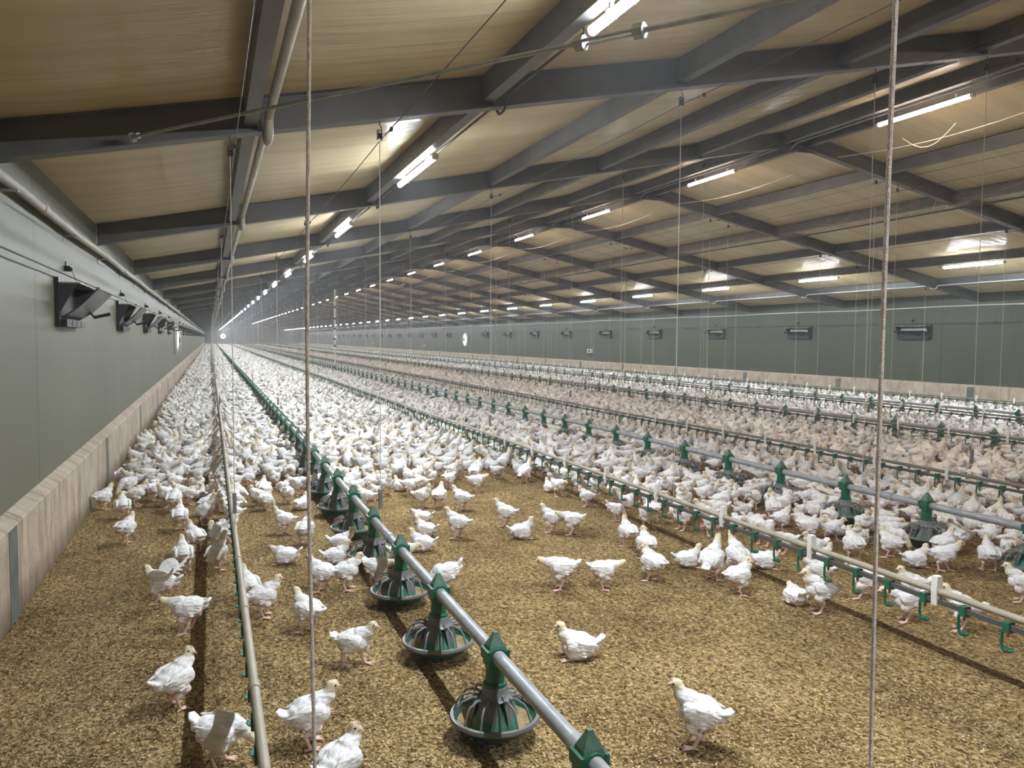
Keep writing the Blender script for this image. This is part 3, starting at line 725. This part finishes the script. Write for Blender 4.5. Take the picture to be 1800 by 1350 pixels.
# two close thick ropes
def rope(x, y, z1, lb, pts, r):
    mb = MB().tube(pts, r, 8); tag(mb.build('hanging_rope', 'rope', None, True), lb, 'rope')
def rope_pts(px, yw):
    out = []
    for u, v in px:
        d = ray(u, v); out.append(CAMP + d * (yw / d.y))
    return out
a0 = rope_pts([(540, 0), (560, 1350)], 1.9); x = a0[0].x
rope(0, 0, 0, 'thick brown rope hanging close in front of the left drinker line',
     [(x + .006 * math.sin(t_ * 9), 1.9, zc(x) - .02 - t_ * (zc(x) - .08)) for t_ in np.linspace(0, 1, 24)], .0044)
a0 = rope_pts([(1575, 0), (1545, 1350)], 1.25); x = a0[0].x
rope(0, 0, 0, 'thick pale rope hanging close in front of the right half of the flock',
     [(x + .006 * math.sin(t_ * 7 + 1), 1.25, zc(x) - .02 - t_ * (zc(x) - .08)) for t_ in np.linspace(0, 1, 24)], [.0066 - .0034 * t_ for t_ in np.linspace(0, 1, 24)])

# ------------------------------------------------------------------ chickens
WHITE, CREAM, YEL, PINK, SKIN, LEG, FACE, RED, BEAK = (.87, .86, .845), (.86, .81, .70), (.82, .71, .46), (.78, .60, .56), (.72, .50, .46), (.76, .50, .42), (.74, .44, .36), (.62, .16, .13), (.62, .46, .34)
def Rm(pitch=0, yaw=0, roll=0):           # degrees; pitch > 0 lifts the front
    return (Matrix.Rotation(math.radians(yaw), 3, 'Z') @ Matrix.Rotation(-math.radians(pitch), 3, 'Y') @ Matrix.Rotation(math.radians(roll), 3, 'X'))
def chicken_prims(pose):
    P = []
    def E(c, r, col, M=Matrix.Identity(3)): P.append(('E', Vector(c), Vector(r), M.copy(), col))
    def Cc(a, b_, r0, r1, col): P.append(('C', Vector(a), Vector(b_), r0, r1, col))
    pitch = {'stand': 12, 'look_left': 12, 'look_right': 12, 'lean': -4, 'peck': -20, 'bend': -14, 'drink': 34, 'sit': 6, 'walk': 6, 'flap': 8, 'squat': 2}[pose]
    bz = {'sit': .086, 'squat': .082, 'drink': .200, 'peck': .182}.get(pose, .190)
    B = Rm(pitch)
    T = lambda p: B @ Vector(p) + Vector((0, 0, bz))
    E(T((0, 0, 0)), (.094, .080, .075), WHITE, B)
    E(T((.046, 0, -.012)), (.054, .068, .066), WHITE, B)
    E(T((-.062, 0, .008)), (.052, .058, .052), WHITE, B)
    E(T((-.035, 0, -.050)), (.052, .054, .036), SKIN, B)
    for s in (-1, 1):
        E(T((.042, s * .062, .018)), (.034, .022, .036), WHITE, B)
        E(T((-.060, s * .047, -.022)), (.036, .024, .034), SKIN, B)
        if pose == 'flap':
            W = B @ Rm(0, s * 12, s * 52)
            E(T((.0, s * .115, .085)), (.080, .090, .013), WHITE, W)
            for k in range(6): Cc(T((-.02 - .015 * k, s * (.09 + .012 * k), .06 + .012 * k)), T((-.10 - .006 * k, s * (.10 + .022 * k), .045 + .03 * k)), .012, .007, WHITE)
        else:
            W = B @ Rm(-12, s * 6, s * 8)
            E(T((-.004, s * .073, .016)), (.076, .021, .047), WHITE, W)
            for k in range(5):
                Cc(T((.004 - .010 * k, s * .087, .042 - .021 * k)), T((-.106 + .014 * k, s * .066, .030 - .019 * k)), .0085, .0062, WHITE)
            Cc(T((.050, s * .077, -.018)), T((-.040, s * .085, -.044)), .011, .009, WHITE)
    up = {'sit': .055, 'peck': .05, 'lean': .03, 'flap': .05, 'squat': .06, 'drink': .0}.get(pose, .036)
    E(T((-.098, 0, .008)), (.036, .036, .036), WHITE, B)
    for k in (-2, -1, 0, 1, 2):
        Cc(T((-.100, k * .008, .016)), T((-.150 + .006 * abs(k), k * .016, .018 + up - .004 * abs(k))), .015, .0105, WHITE)
    # legs
    def foot(x, y, z=.007, ang=0):
        for da in (-.42, 0, .42):
            Cc((x, y, z + .004), (x + .052 * math.cos(da + ang), y + .052 * math.sin(da + ang), max(.0055, z - .001)), .0072, .0048, LEG)
        Cc((x, y, z + .004), (x - .024, y - .004, .006), .0065, .0045, LEG)
    if pose in ('sit', 'squat'):
        for s in (-1, 1):
            E((.012, s * .060, .052), (.062, .030, .040), (.82, .72, .69), Rm(-8, s * 6))
            Cc((-.03, s * .055, .020), (.055, s * .060, .014), .012, .0085, LEG)
            foot(.055, s * .060, .006)
    else:
        for s in (-1, 1):
            dx = {'walk': .055 * s, 'flap': .035 * s}.get(pose, .012 * s)
            lift = .022 if (pose == 'walk' and s < 0) else 0
            if pose == 'peck': dx += .02
            hip = T((-.010, s * .044, -.034)); knee = Vector((.026 + dx * .5, s * .056, .124 + lift)); hock = Vector((-.020 + dx * .8, s * .050, .086 + lift)); ft = Vector((.006 + dx, s * .050, .012 + lift))
            Cc(hip, knee, .045, .033, (.82, .71, .68)); Cc(knee, hock, .028, .0125, (.82, .70, .66)); Cc(hock, ft, .0102, .0086, LEG); foot(ft.x, ft.y, ft.z - .004, s * .08)
    # neck and head
    hy, hp = 0, -8
    n1, n2, h = {'stand': ((.086, 0, .262), (.098, 0, .290), (.110, 0, .316)), 'walk': ((.095, 0, .255), (.115, 0, .280), (.130, 0, .305)), 'flap': ((.090, 0, .258), (.104, 0, .284), (.116, 0, .310)),
                 'lean': ((.105, 0, .228), (.138, 0, .238), (.168, 0, .248)), 'peck': ((.104, 0, .160), (.132, 0, .112), (.150, 0, .064)), 'bend': ((.106, 0, .188), (.138, 0, .164), (.162, 0, .136)),
                 'drink': ((.074, 0, .284), (.088, 0, .328), (.104, 0, .364)), 'sit': ((.088, 0, .152), (.098, 0, .182), (.108, 0, .210)), 'squat': ((.088, 0, .122), (.106, 0, .138), (.124, 0, .150))}.get(pose, ((.082, 0, .262), (.090, 0, .290), (.096, 0, .315)))
    if pose == 'look_left': hy = 75
    if pose == 'look_right': hy = -75
    if pose == 'peck': hp = -62
    if pose == 'bend': hp = -45
    if pose == 'drink': hp = 34
    if pose == 'lean': hp = -12
    base = T((.052, 0, .034))
    Cc(base, n1, .058, .041, WHITE); Cc(n1, n2, .038, .031, CREAM); Cc(n2, h, .030, .027, YEL)
    H = Rm(hp, hy); hv = Vector(h)
    D = lambda x, y=0, z=0: hv + H @ Vector((x, y, z))
    E(hv, (.0310, .0240, .0265), (.82, .73, .52), H); E(D(.016, 0, -.004), (.0200, .0190, .0185), (.78, .53, .43), H)
    E(D(.010, 0, .0250), (.017, .0050, .0065), (.74, .36, .30), H)
    Cc(D(.026, 0, -.001), D(.052, 0, -.009), .0088, .0040, BEAK)
    E(D(.022, 0, -.022), (.006, .0055, .008), (.72, .38, .32), H)
    eyes = [D(.013, s * .0222, .005) for s in (-1, 1)]
    return P, eyes, H
def prim_mesh(P):
    mb = MB(); n, m_ = 14, 10
    for p in P:
        if p[0] == 'E':
            _, c, r, M, col = p; vs_ = []
            for i in range(m_ + 1):
                th = math.pi * i / m_
                for k in range(n):
                    ph = 2 * math.pi * k / n
                    vs_.append(c + M @ Vector((r.x * math.cos(th), r.y * math.sin(th) * math.cos(ph), r.z * math.sin(th) * math.sin(ph))))
        else:
            _, a, b_, r0, r1, col = p; d = (b_ - a); ln = d.length; d = d / ln
            u = d.cross(Vector((0, 1, 0.3))).normalized(); w = d.cross(u); vs_ = []
            for i in range(m_ + 1):
                if i < 5: th = (i / 4) * math.pi / 2; t_, rr = -r0 * math.cos(th), r0 * math.sin(th)
                else: th = ((i - 5) / (m_ - 5)) * math.pi / 2; t_, rr = ln + r1 * math.sin(th), r1 * math.cos(th)
                rr = max(rr, 1e-4)
                for k in range(n):
                    ph = 2 * math.pi * k / n; vs_.append(a + d * t_ + (u * math.cos(ph) + w * math.sin(ph)) * rr)
        fs = [(i * n + k, i * n + (k + 1) % n, (i + 1) * n + (k + 1) % n, (i + 1) * n + k) for i in range(m_) for k in range(n)]
        fs += [tuple(range(n - 1, -1, -1)), tuple(range(m_ * n, (m_ + 1) * n))]
        mb.add(vs_, fs)
    return mb
def prim_colors(P, V):
    V = np.asarray(V); W = np.zeros(len(V)); Cs = np.zeros((len(V), 3))
    for p in P:
        if p[0] == 'E':
            M = np.array(p[3]); q_ = (V - np.array(p[1])) @ M; r = np.array(p[2])
            d = (np.linalg.norm(q_ / r, axis=1) - 1) * r.min()
        else:
            a, b_ = np.array(p[1]), np.array(p[2]); ab = b_ - a
            t_ = np.clip((V - a) @ ab / (ab @ ab), 0, 1); d = np.linalg.norm(V - a - t_[:, None] * ab, axis=1) - (p[3] + (p[4] - p[3]) * t_)
        w = np.exp(-np.clip(d, -.02, .2) / .0045); W += w; Cs += w[:, None] * np.array(p[-1])
    return Cs / W[:, None]
def eval_mesh(me, mods):
    o = bpy.data.objects.new('tmp', me); COL.objects.link(o)
    for t_, kw in mods:
        m_ = o.modifiers.new(t_, t_)
        for a, v in kw.items(): setattr(m_, a, v)
    dg = bpy.context.evaluated_depsgraph_get(); dg.update()
    out = bpy.data.meshes.new_from_object(o.evaluated_get(dg)); bpy.data.objects.remove(o)
    return out
def get_tris(me):
    me.calc_loop_triangles(); n = len(me.vertices); v = np.empty(n * 3); me.vertices.foreach_get('co', v)
    t_ = np.empty(len(me.loop_triangles) * 3, dtype=np.int64); me.loop_triangles.foreach_get('vertices', t_)
    return v.reshape(-1, 3), t_.reshape(-1, 3)
POSES = ['stand', 'look_left', 'look_right', 'lean', 'peck', 'drink', 'sit', 'walk', 'bend', 'flap', 'squat']
BIRD, LOD = {}, {}
def set_cols(me, cols):
    at_ = me.attributes.new('plumage', 'FLOAT_COLOR', 'POINT'); at_.data.foreach_set('color', np.c_[cols, np.ones(len(cols))].astype(np.float32).ravel())
for pose in POSES:
    P, eyes, H = chicken_prims(pose)
    raw = prim_mesh(P).mesh('chicken_raw', 'plumage')
    me = eval_mesh(raw, [('REMESH', dict(mode='VOXEL', voxel_size=.0042, use_smooth_shade=True))])
    v, t_ = get_tris(me)
    ed = np.empty(len(me.edges) * 2, dtype=np.int64); me.edges.foreach_get('vertices', ed); ed = ed.reshape(-1, 2)
    cnt_ = np.zeros(len(v)); np.add.at(cnt_, ed[:, 0], 1); np.add.at(cnt_, ed[:, 1], 1)
    hc = np.array(P[-5][1])
    amt = np.clip((v[:, 2] - .03) / .05, .12, 1) * .55
    amt *= np.clip(np.linalg.norm(v - hc, axis=1) / .06 - .25, .15, 1)
    for _ in range(4):
        s_ = np.zeros_like(v); np.add.at(s_, ed[:, 0], v[ed[:, 1]]); np.add.at(s_, ed[:, 1], v[ed[:, 0]])
        v += (s_ / cnt_[:, None] - v) * amt[:, None]
    me.vertices.foreach_set('co', v.ravel()); me.update()
    nr = np.empty(len(v) * 3); me.vertices.foreach_get('normal', nr); nr = nr.reshape(-1, 3)
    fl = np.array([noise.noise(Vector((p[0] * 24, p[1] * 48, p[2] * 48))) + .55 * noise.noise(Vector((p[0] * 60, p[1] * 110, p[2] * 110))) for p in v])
    v += nr * (fl * .0024 * np.clip(amt * 1.8, .05, 1))[:, None]
    cols = prim_colors(P, v)
    cols *= 1 - (.22 * np.clip(-fl - .1, 0, 1) * (amt > .2))[:, None] * np.array([1.0, 1.12, 1.08])  # feather grooves darkened in the colour, standing in for their shade
    me.vertices.foreach_set('co', v.ravel())
    # eyes as small glossy beads set into the head, in the same mesh
    bm = bmesh.new(); bm.from_mesh(me); nb = len(bm.verts); nf = len(bm.faces)
    for e in eyes:
        bmesh.ops.create_uvsphere(bm, u_segments=10, v_segments=7, radius=.0056, matrix=Matrix.Translation(e))
    bm.faces.ensure_lookup_table()
    for f_ in bm.faces[nf:]: f_.material_index = 1; f_.smooth = True
    ne = len(bm.verts) - nb; out = bpy.data.meshes.new('chicken'); bm.to_mesh(out); bm.free()
    out.materials.clear(); out.materials.append(MATS['plumage']); out.materials.append(MATS['eye'])
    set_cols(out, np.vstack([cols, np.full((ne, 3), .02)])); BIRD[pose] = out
    LOD[pose] = []
    nt_ = len(t_)
    for target in (640, 260, 100):
        lm = eval_mesh(me, [('DECIMATE', dict(ratio=target / nt_))])
        lv, lt = get_tris(lm); LOD[pose].append((lv, lt, prim_colors(P, lv)))
        bpy.data.meshes.remove(lm)
    bpy.data.meshes.remove(raw); bpy.data.meshes.remove(me)
# (feet pixel, facing on screen in degrees: 0 right, 90 away, 180 left, 270 towards us; pose; size; label)
HAND = [
 (386, 1347, 8, 'bend', 1.05, 'white chicken bending its head under the left drinker line, lowest in the frame'),
 (308, 1246, 62, 'look_right', 1.05, 'white chicken with red comb seen from behind, head turned right, on the left drinker shadow'),
 (545, 1312, 22, 'stand', 1.05, 'white chicken facing right between left drinker line and hanging rope'),
 (598, 1400, 55, 'look_right', 1.0, 'white chicken cut off by the lower frame edge beside the brown rope'),
 (622, 1172, 352, 'walk', 1.0, 'white chicken walking right towards the second green feed pan'),
 (541, 1112, 150, 'stand', 1.0, 'white chicken standing alone facing left between drinker line and brown rope'),
 (463, 1085, 25, 'stand', 1.0, 'upright white chicken facing right just right of the left drinker line'),
 (437, 1062, 130, 'stand', .95, 'white chicken half hidden behind the left drinker line pipe'),
 (332, 1112, 188, 'lean', 1.05, 'white chicken leaning forward to the left across the dark drinker shadow'),
 (286, 1060, 185, 'flap', 1.0, 'white chicken flapping its raised wings near the left wall'),
 (322, 1005, 118, 'stand', 1.0, 'white chicken behind the wing-flapping bird, head turned away'),
 (343, 972, 140, 'stand', 1.0, 'white chicken facing away left beside the left drinker shadow, above the flapping bird'),
 (382, 1003, 70, 'drink', .95, 'white chicken stretching its neck up at the left drinker line'),
 (386, 968, 165, 'look_left', .95, 'white chicken with head turned left close behind the stretching bird'),
 (502, 990, 178, 'squat', 1.05, 'white chicken crouching and facing left on bare litter right of the drinker line'),
 (316, 932, 110, 'stand', 1.0, 'white chicken seen from behind left of the drinker shadow, third back from the flapping bird'),
 (221, 956, 85, 'walk', 1.0, 'white chicken walking away along the left wall, last one of the wall group'),
 (216, 913, 120, 'look_left', 1.0, 'white chicken from behind near the left wall, just behind the walking straggler'),
 (182, 897, 65, 'stand', 1.0, 'white chicken standing right against the concrete kerb of the left wall'),
 (240, 890, 25, 'stand', 1.0, 'white chicken facing right near the left kerb beside two birds'),
 (306, 900, 100, 'stand', 1.0, 'white chicken from behind in front of the left flock, left of the drinker line'),
 (500, 938, 175, 'stand', .95, 'white chicken facing left at the front of the flock right of the left drinker line'),
 (536, 957, 88, 'stand', 1.0, 'white chicken seen from behind next to the brown rope, facing away'),
 (566, 1040, 172, 'stand', 1.0, 'white chicken facing left behind the brown rope, beside the feeding group'),
 (609, 1037, 12, 'stand', 1.0, 'white chicken facing right towards the third feed pan'),
 (590, 990, 20, 'sit', 1.0, 'white chicken resting behind the group left of the third feed pan'),
 (600, 964, 10, 'sit', 1.0, 'white chicken sitting left of the fourth feed pan'),
 (662, 1030, 335, 'lean', 1.0, 'white chicken with its head over the third feed pan'),
 (705, 1000, 8, 'lean', .95, 'white chicken looking out to the right past the feed pipe at the fourth pan'),
 (786, 1042, 185, 'peck', 1.05, 'white chicken feeding with tail raised right of the third feed pan'),
 (742, 968, 172, 'sit', 1.05, 'white chicken sitting and facing left right of the feed pipe'),
 (748, 942, 160, 'sit', 1.0, 'white chicken sitting just behind the one right of the feed pipe'),
 (742, 920, 160, 'squat', 1.0, 'white chicken resting third in the little row right of the feed pipe'),
 (804, 946, 168, 'stand', 1.05, 'white chicken standing facing left with raised tail in front of the middle flock'),
 (812, 898, 165, 'stand', 1.0, 'white chicken facing left behind the one with raised tail'),
 (772, 893, 80, 'stand', 1.0, 'white chicken seen from behind at the front rank of the middle flock'),
 (742, 893, 340, 'look_left', 1.0, 'plump white chicken in the middle front rank, left of the one facing away'),
 (836, 866, 20, 'lean', 1.0, 'white chicken facing right at the right tip of the middle front rank'),
 (888, 925, 165, 'stand', 1.0, 'white chicken standing apart facing left before the middle flock'),
 (916, 946, 15, 'sit', 1.05, 'white chicken sitting alone facing right in the open middle litter'),
 (970, 936, 165, 'stand', 1.0, 'white chicken facing left, left one of a pair before the drinker line flock'),
 (1006, 940, 168, 'lean', 1.0, 'white chicken facing left, right one of a pair before the drinker line flock'),
 (1104, 963, 105, 'stand', 1.0, 'white chicken seen from behind standing before the second drinker line'),
 (1136, 985, 100, 'look_left', 1.0, 'white chicken directly behind the upright bird in the centre right'),
 (1147, 1023, 125, 'look_left', 1.05, 'white chicken standing turned away with head to the left in the centre right'),
 (987, 1036, 180, 'lean', 1.1, 'white chicken leaning left, left bird of the two on open litter'),
 (1060, 1036, 5, 'lean', 1.0, 'white chicken leaning right, right bird of the two on open litter'),
 (1208, 996, 5, 'sit', 1.0, 'speckled white chicken sitting with tail up near the second drinker line'),
 (1251, 1020, 50, 'drink', 1.1, 'white chicken stretching up to a green drip cup, back to us'),
 (1296, 1012, 110, 'drink', 1.08, 'white chicken stretching up to the same drip cup, right of its neighbour'),
 (1298, 1046, 20, 'look_right', 1.0, 'white chicken with head tucked to the right beneath the second drinker line'),
 (1342, 998, 0, 'squat', 1.05, 'pinkish white chicken lying under the second drinker line'),
 (1398, 1062, 95, 'squat', .95, 'white chicken crouching with its back to us at the second drinker shadow'),
 (1440, 1076, 185, 'stand', 1.1, 'white chicken facing left in the shade of the second drinker line'),
 (1436, 1034, 172, 'stand', 1.0, 'white chicken behind the shaded one at the second drinker line'),
 (1520, 1052, 170, 'walk', 1.0, 'white chicken behind the drinker cups, right of the shaded bird'),
 (1592, 1092, 178, 'lean', 1.05, 'white chicken leaning left under the second drinker line near the pale rope'),
 (1606, 1040, 170, 'sit', 1.0, 'white chicken behind the drinker pipes, right of the pale rope'),
 (1690, 1108, 165, 'stand', 1.08, 'white chicken standing tall facing left behind the second drinker pipes'),
 (1795, 1058, 160, 'stand', 1.0, 'white chicken at the right frame edge between drinker line and feed line'),
 (1016, 1156, 180, 'sit', 1.12, 'white chicken lying alone facing left with tail up on open litter'),
 (1228, 1312, 160, 'stand', 1.08, 'white chicken standing alone in the lower right foreground, facing left'),
 (1658, 1006, 345, 'walk', 1.0, 'white chicken walking right with raised tail below the second feed line'),
 (1608, 996, 10, 'sit', 1.0, 'white chicken sitting left of the walking bird below the second feed line'),
 (1738, 1004, 75, 'stand', 1.0, 'white chicken seen from behind near the right frame edge'),
 (1688, 966, 178, 'stand', 1.0, 'white chicken facing left below the large feed pan of the second feed line'),
 (1420, 952, 8, 'lean', 1.0, 'white chicken facing right behind the second drinker line clip'),
 (1500, 985, 95, 'stand', 1.0, 'white chicken from behind above the second drinker line, left of the pale rope'),
 (1240, 925, 175, 'stand', 1.0, 'white chicken facing left just right of the second drinker line in the centre'),
]
placed = []
BS, BZ = 0.82, 0.94                     # size of these young birds against the modelled one
def heading(a): return math.radians(a) - YAW
objs_n = 0
def bird_obj(pose, x, y, h, s, label, group=None):
    global objs_n
    o = link('chicken', BIRD[pose]); o.location = (x, y, 0); o.rotation_euler = (0, 0, h); o.scale = (s * BS, s * BS, s * BS * BZ)
    tag(o, label, 'chicken', group); placed.append((x, y)); objs_n += 1
for u, v, a, pose, s, lb in HAND:
    p = floor_at(u, v); bird_obj(pose, p.x, p.y, heading(a), s, lb)
# the flock: rank upon rank beyond a ragged edge
EDGE = [(0, 820), (150, 872), (250, 880), (345, 905), (395, 965), (440, 900), (520, 895), (560, 900), (640, 895), (680, 880), (760, 868), (830, 852), (885, 842), (950, 860), (1010, 885), (1080, 915), (1140, 930), (1240, 945), (1330, 965), (1400, 980), (1480, 1000), (1560, 985), (1640, 1000), (1720, 985), (1800, 1010), (1900, 1030)]
EU, EV = [e[0] for e in EDGE], [e[1] for e in EDGE]
obst = [(x, .05) for x in DRINK] 
cell = .2; grid = {}
def near_ok(x, y, r):
    cx, cy = int(x // cell), int(y // cell)
    for i in (-2, -1, 0, 1, 2):
        for j in (-2, -1, 0, 1, 2):
            for (a, b_) in grid.get((cx + i, cy + j), ()):
                if (a - x) ** 2 + (b_ - y) ** 2 < r * r: return False
    return True
def put(x, y): grid.setdefault((int(x // cell), int(y // cell)), []).append((x, y))
for x, y in placed: put(x, y)
PANXY = [(x, y) for d, li, x, y in cand]
pan_grid = {}
for x, y in PANXY: pan_grid.setdefault((int(x), int(y)), []).append((x, y))
def pan_near(x, y, r):
    for i in (-1, 0, 1):
        for j in (-1, 0, 1):
            for (a, b_) in pan_grid.get((int(x) + i, int(y) + j), ()):
                if (a - x) ** 2 + (b_ - y) ** 2 < r * r: return (a, b_)
    return None
fill = []
def try_fill(ya, yb, n_try, r, far):
    for _ in range(n_try):
        y = ya + (yb - ya) * random.random(); x = XL + .24 + (XR - XL - .5) * random.random()
        u, v, w = proj((x, y, 0))
        if u < -250 or u > 2250 or w < 1: continue
        if not far:
            ev = np.interp(u, EU, EV)
            if v > ev: continue
            k = (ev - v) / 70
            rr = r if k > 1 else r * (1.35 - .35 * k)
            if random.random() > .35 + .65 * min(1, k): continue
        else: rr = r
        if not near_ok(x, y, rr): continue
        if pan_near(x, y, .27): continue
        put(x, y); fill.append((x, y))
try_fill(3, 22, 170000, .180, False)
try_fill(22, 45, 130000, .200, True)
try_fill(45, 85, 80000, .28, True)
try_fill(85, 187, 34000, .42, True)
fill.sort(key=lambda p: (not in_view((p[0], p[1], .12), 20), p[0] ** 2 + p[1] ** 2))
def pick(x, y):
    dl = min(((x - d) for d in DRINK), key=abs)
    if .06 < abs(dl) < .24 and random.random() < .62:
        return 'drink', (math.pi if dl > 0 else 0) + random.uniform(-.5, .5)
    pn = pan_near(x, y, .42)
    if pn and random.random() < .6:
        return random.choice(['lean', 'peck', 'lean']), math.atan2(pn[1] - y, pn[0] - x) + random.uniform(-.2, .2)
    return random.choices(['stand', 'look_left', 'look_right', 'lean', 'peck', 'sit', 'walk', 'squat', 'bend'], [26, 12, 12, 12, 3, 18, 8, 8, 2])[0], random.uniform(0, 2 * math.pi)
ZN = [(XL, DRINK[0], 'between the left wall and the first drinker line'), (DRINK[0], FEED[0], 'between the first drinker line and the first feed line'), (FEED[0], DRINK[1], 'between the first feed line and the second drinker line'),
      (DRINK[1], FEED[1], 'between the second drinker line and the second feed line'), (FEED[1], DRINK[2], 'between the second feed line and the third drinker line'), (DRINK[2], XR, 'beyond the third drinker line')]
n_ind = 300 - objs_n
for x, y in fill[:n_ind]:
    pose, h = pick(x, y)
    zn = next(z for a, b_, z in ZN if a <= x < b_)
    bird_obj(pose, x, y, h, random.uniform(.86, 1.04), 'white chicken in packed flock ' + zn, 'front flock ' + zn)
buf = {}
for x, y in fill[n_ind:]:
    pose, h = pick(x, y); d = math.hypot(x, y)
    lv = 0 if d < 15 else 1 if d < 42 else 2
    s = random.uniform(.88, 1.08) * BS * (1.0 if d < 85 else 1.25)
    buf.setdefault((pose, lv), []).append((x, y, h, s, random.uniform(.70, 1.0)))
VV, TT, CCs, off = [], [], [], 0
for (pose, lv), L_ in buf.items():
    bv, bt, bc = LOD[pose][lv]; A = np.array(L_); n = len(A)
    ch, sh = np.cos(A[:, 2])[:, None], np.sin(A[:, 2])[:, None]; s_ = A[:, 3][:, None]
    X = (bv[None, :, 0] * ch - bv[None, :, 1] * sh) * s_ + A[:, 0][:, None]
    Y = (bv[None, :, 0] * sh + bv[None, :, 1] * ch) * s_ + A[:, 1][:, None]
    Z = np.broadcast_to(bv[None, :, 2], X.shape) * s_ * BZ
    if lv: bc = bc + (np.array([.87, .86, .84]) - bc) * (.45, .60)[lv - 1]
    VV.append(np.stack([X, Y, Z], -1).reshape(-1, 3))
    TT.append((bt[None] + (off + np.arange(n) * len(bv))[:, None, None]).reshape(-1, 3)); off += n * len(bv)
    CCs.append((bc[None] * A[:, 4][:, None, None]).reshape(-1, 3))
VV, TT, CCs = np.vstack(VV), np.vstack(TT), np.vstack(CCs)
me = bpy.data.meshes.new('chicken_flock'); me.vertices.add(len(VV)); me.vertices.foreach_set('co', VV.astype(np.float32).ravel())
me.loops.add(len(TT) * 3); me.loops.foreach_set('vertex_index', TT.astype(np.int32).ravel())
me.polygons.add(len(TT)); me.polygons.foreach_set('loop_start', np.arange(0, len(TT) * 3, 3, dtype=np.int32))
me.polygons.foreach_set('use_smooth', np.ones(len(TT), dtype=bool)); me.update(calc_edges=True)
set_cols(me, CCs); me.materials.append(MATS['plumage'])
tag(link('chicken_flock', me), 'dense flock of white chickens filling the house to the distant end wall', 'flock', kind='stuff')
print('birds', objs_n, 'flock', len(fill) - n_ind, 'tris', len(TT))

# ------------------------------------------------------------------ wood shavings lying loose on the litter
n = 20000
U, V = rng.uniform(-20, 1820, n), 780 + 600 * rng.random(n) ** .8
vs_, fs = [], []
mb = MB()
for u, v in zip(U, V):
    p = floor_at(u, v)
    if p.x < XL + .1 or p.y > 11: continue
    a = random.uniform(0, math.pi); l = random.uniform(.0025, .009) * (1 + .8 * (random.random() < .06)); w = random.uniform(.0014, .0042); t_ = random.uniform(-.5, .5)
    ca, sa = math.cos(a), math.sin(a); z = .002 + abs(math.sin(t_)) * l
    k = len(vs_); bend = random.uniform(0, .35) * l
    for i, j, dz in ((-1, -1, 0), (1, -1, 1), (1, 1, 1), (-1, 1, 0), (0, -1, .5), (0, 1, .5)):
        vs_.append((p.x + ca * l * i - sa * w * j, p.y + sa * l * i + ca * w * j, .0015 + dz * abs(math.sin(t_)) * l + (bend if dz == .5 else 0)))
    fs += [(k, k + 4, k + 5, k + 3), (k + 4, k + 1, k + 2, k + 5)]
mb.add(vs_, fs)
tag(mb.build('wood_shavings', 'chip'), 'loose pale wood shavings scattered over the brown litter floor', 'litter', kind='stuff')
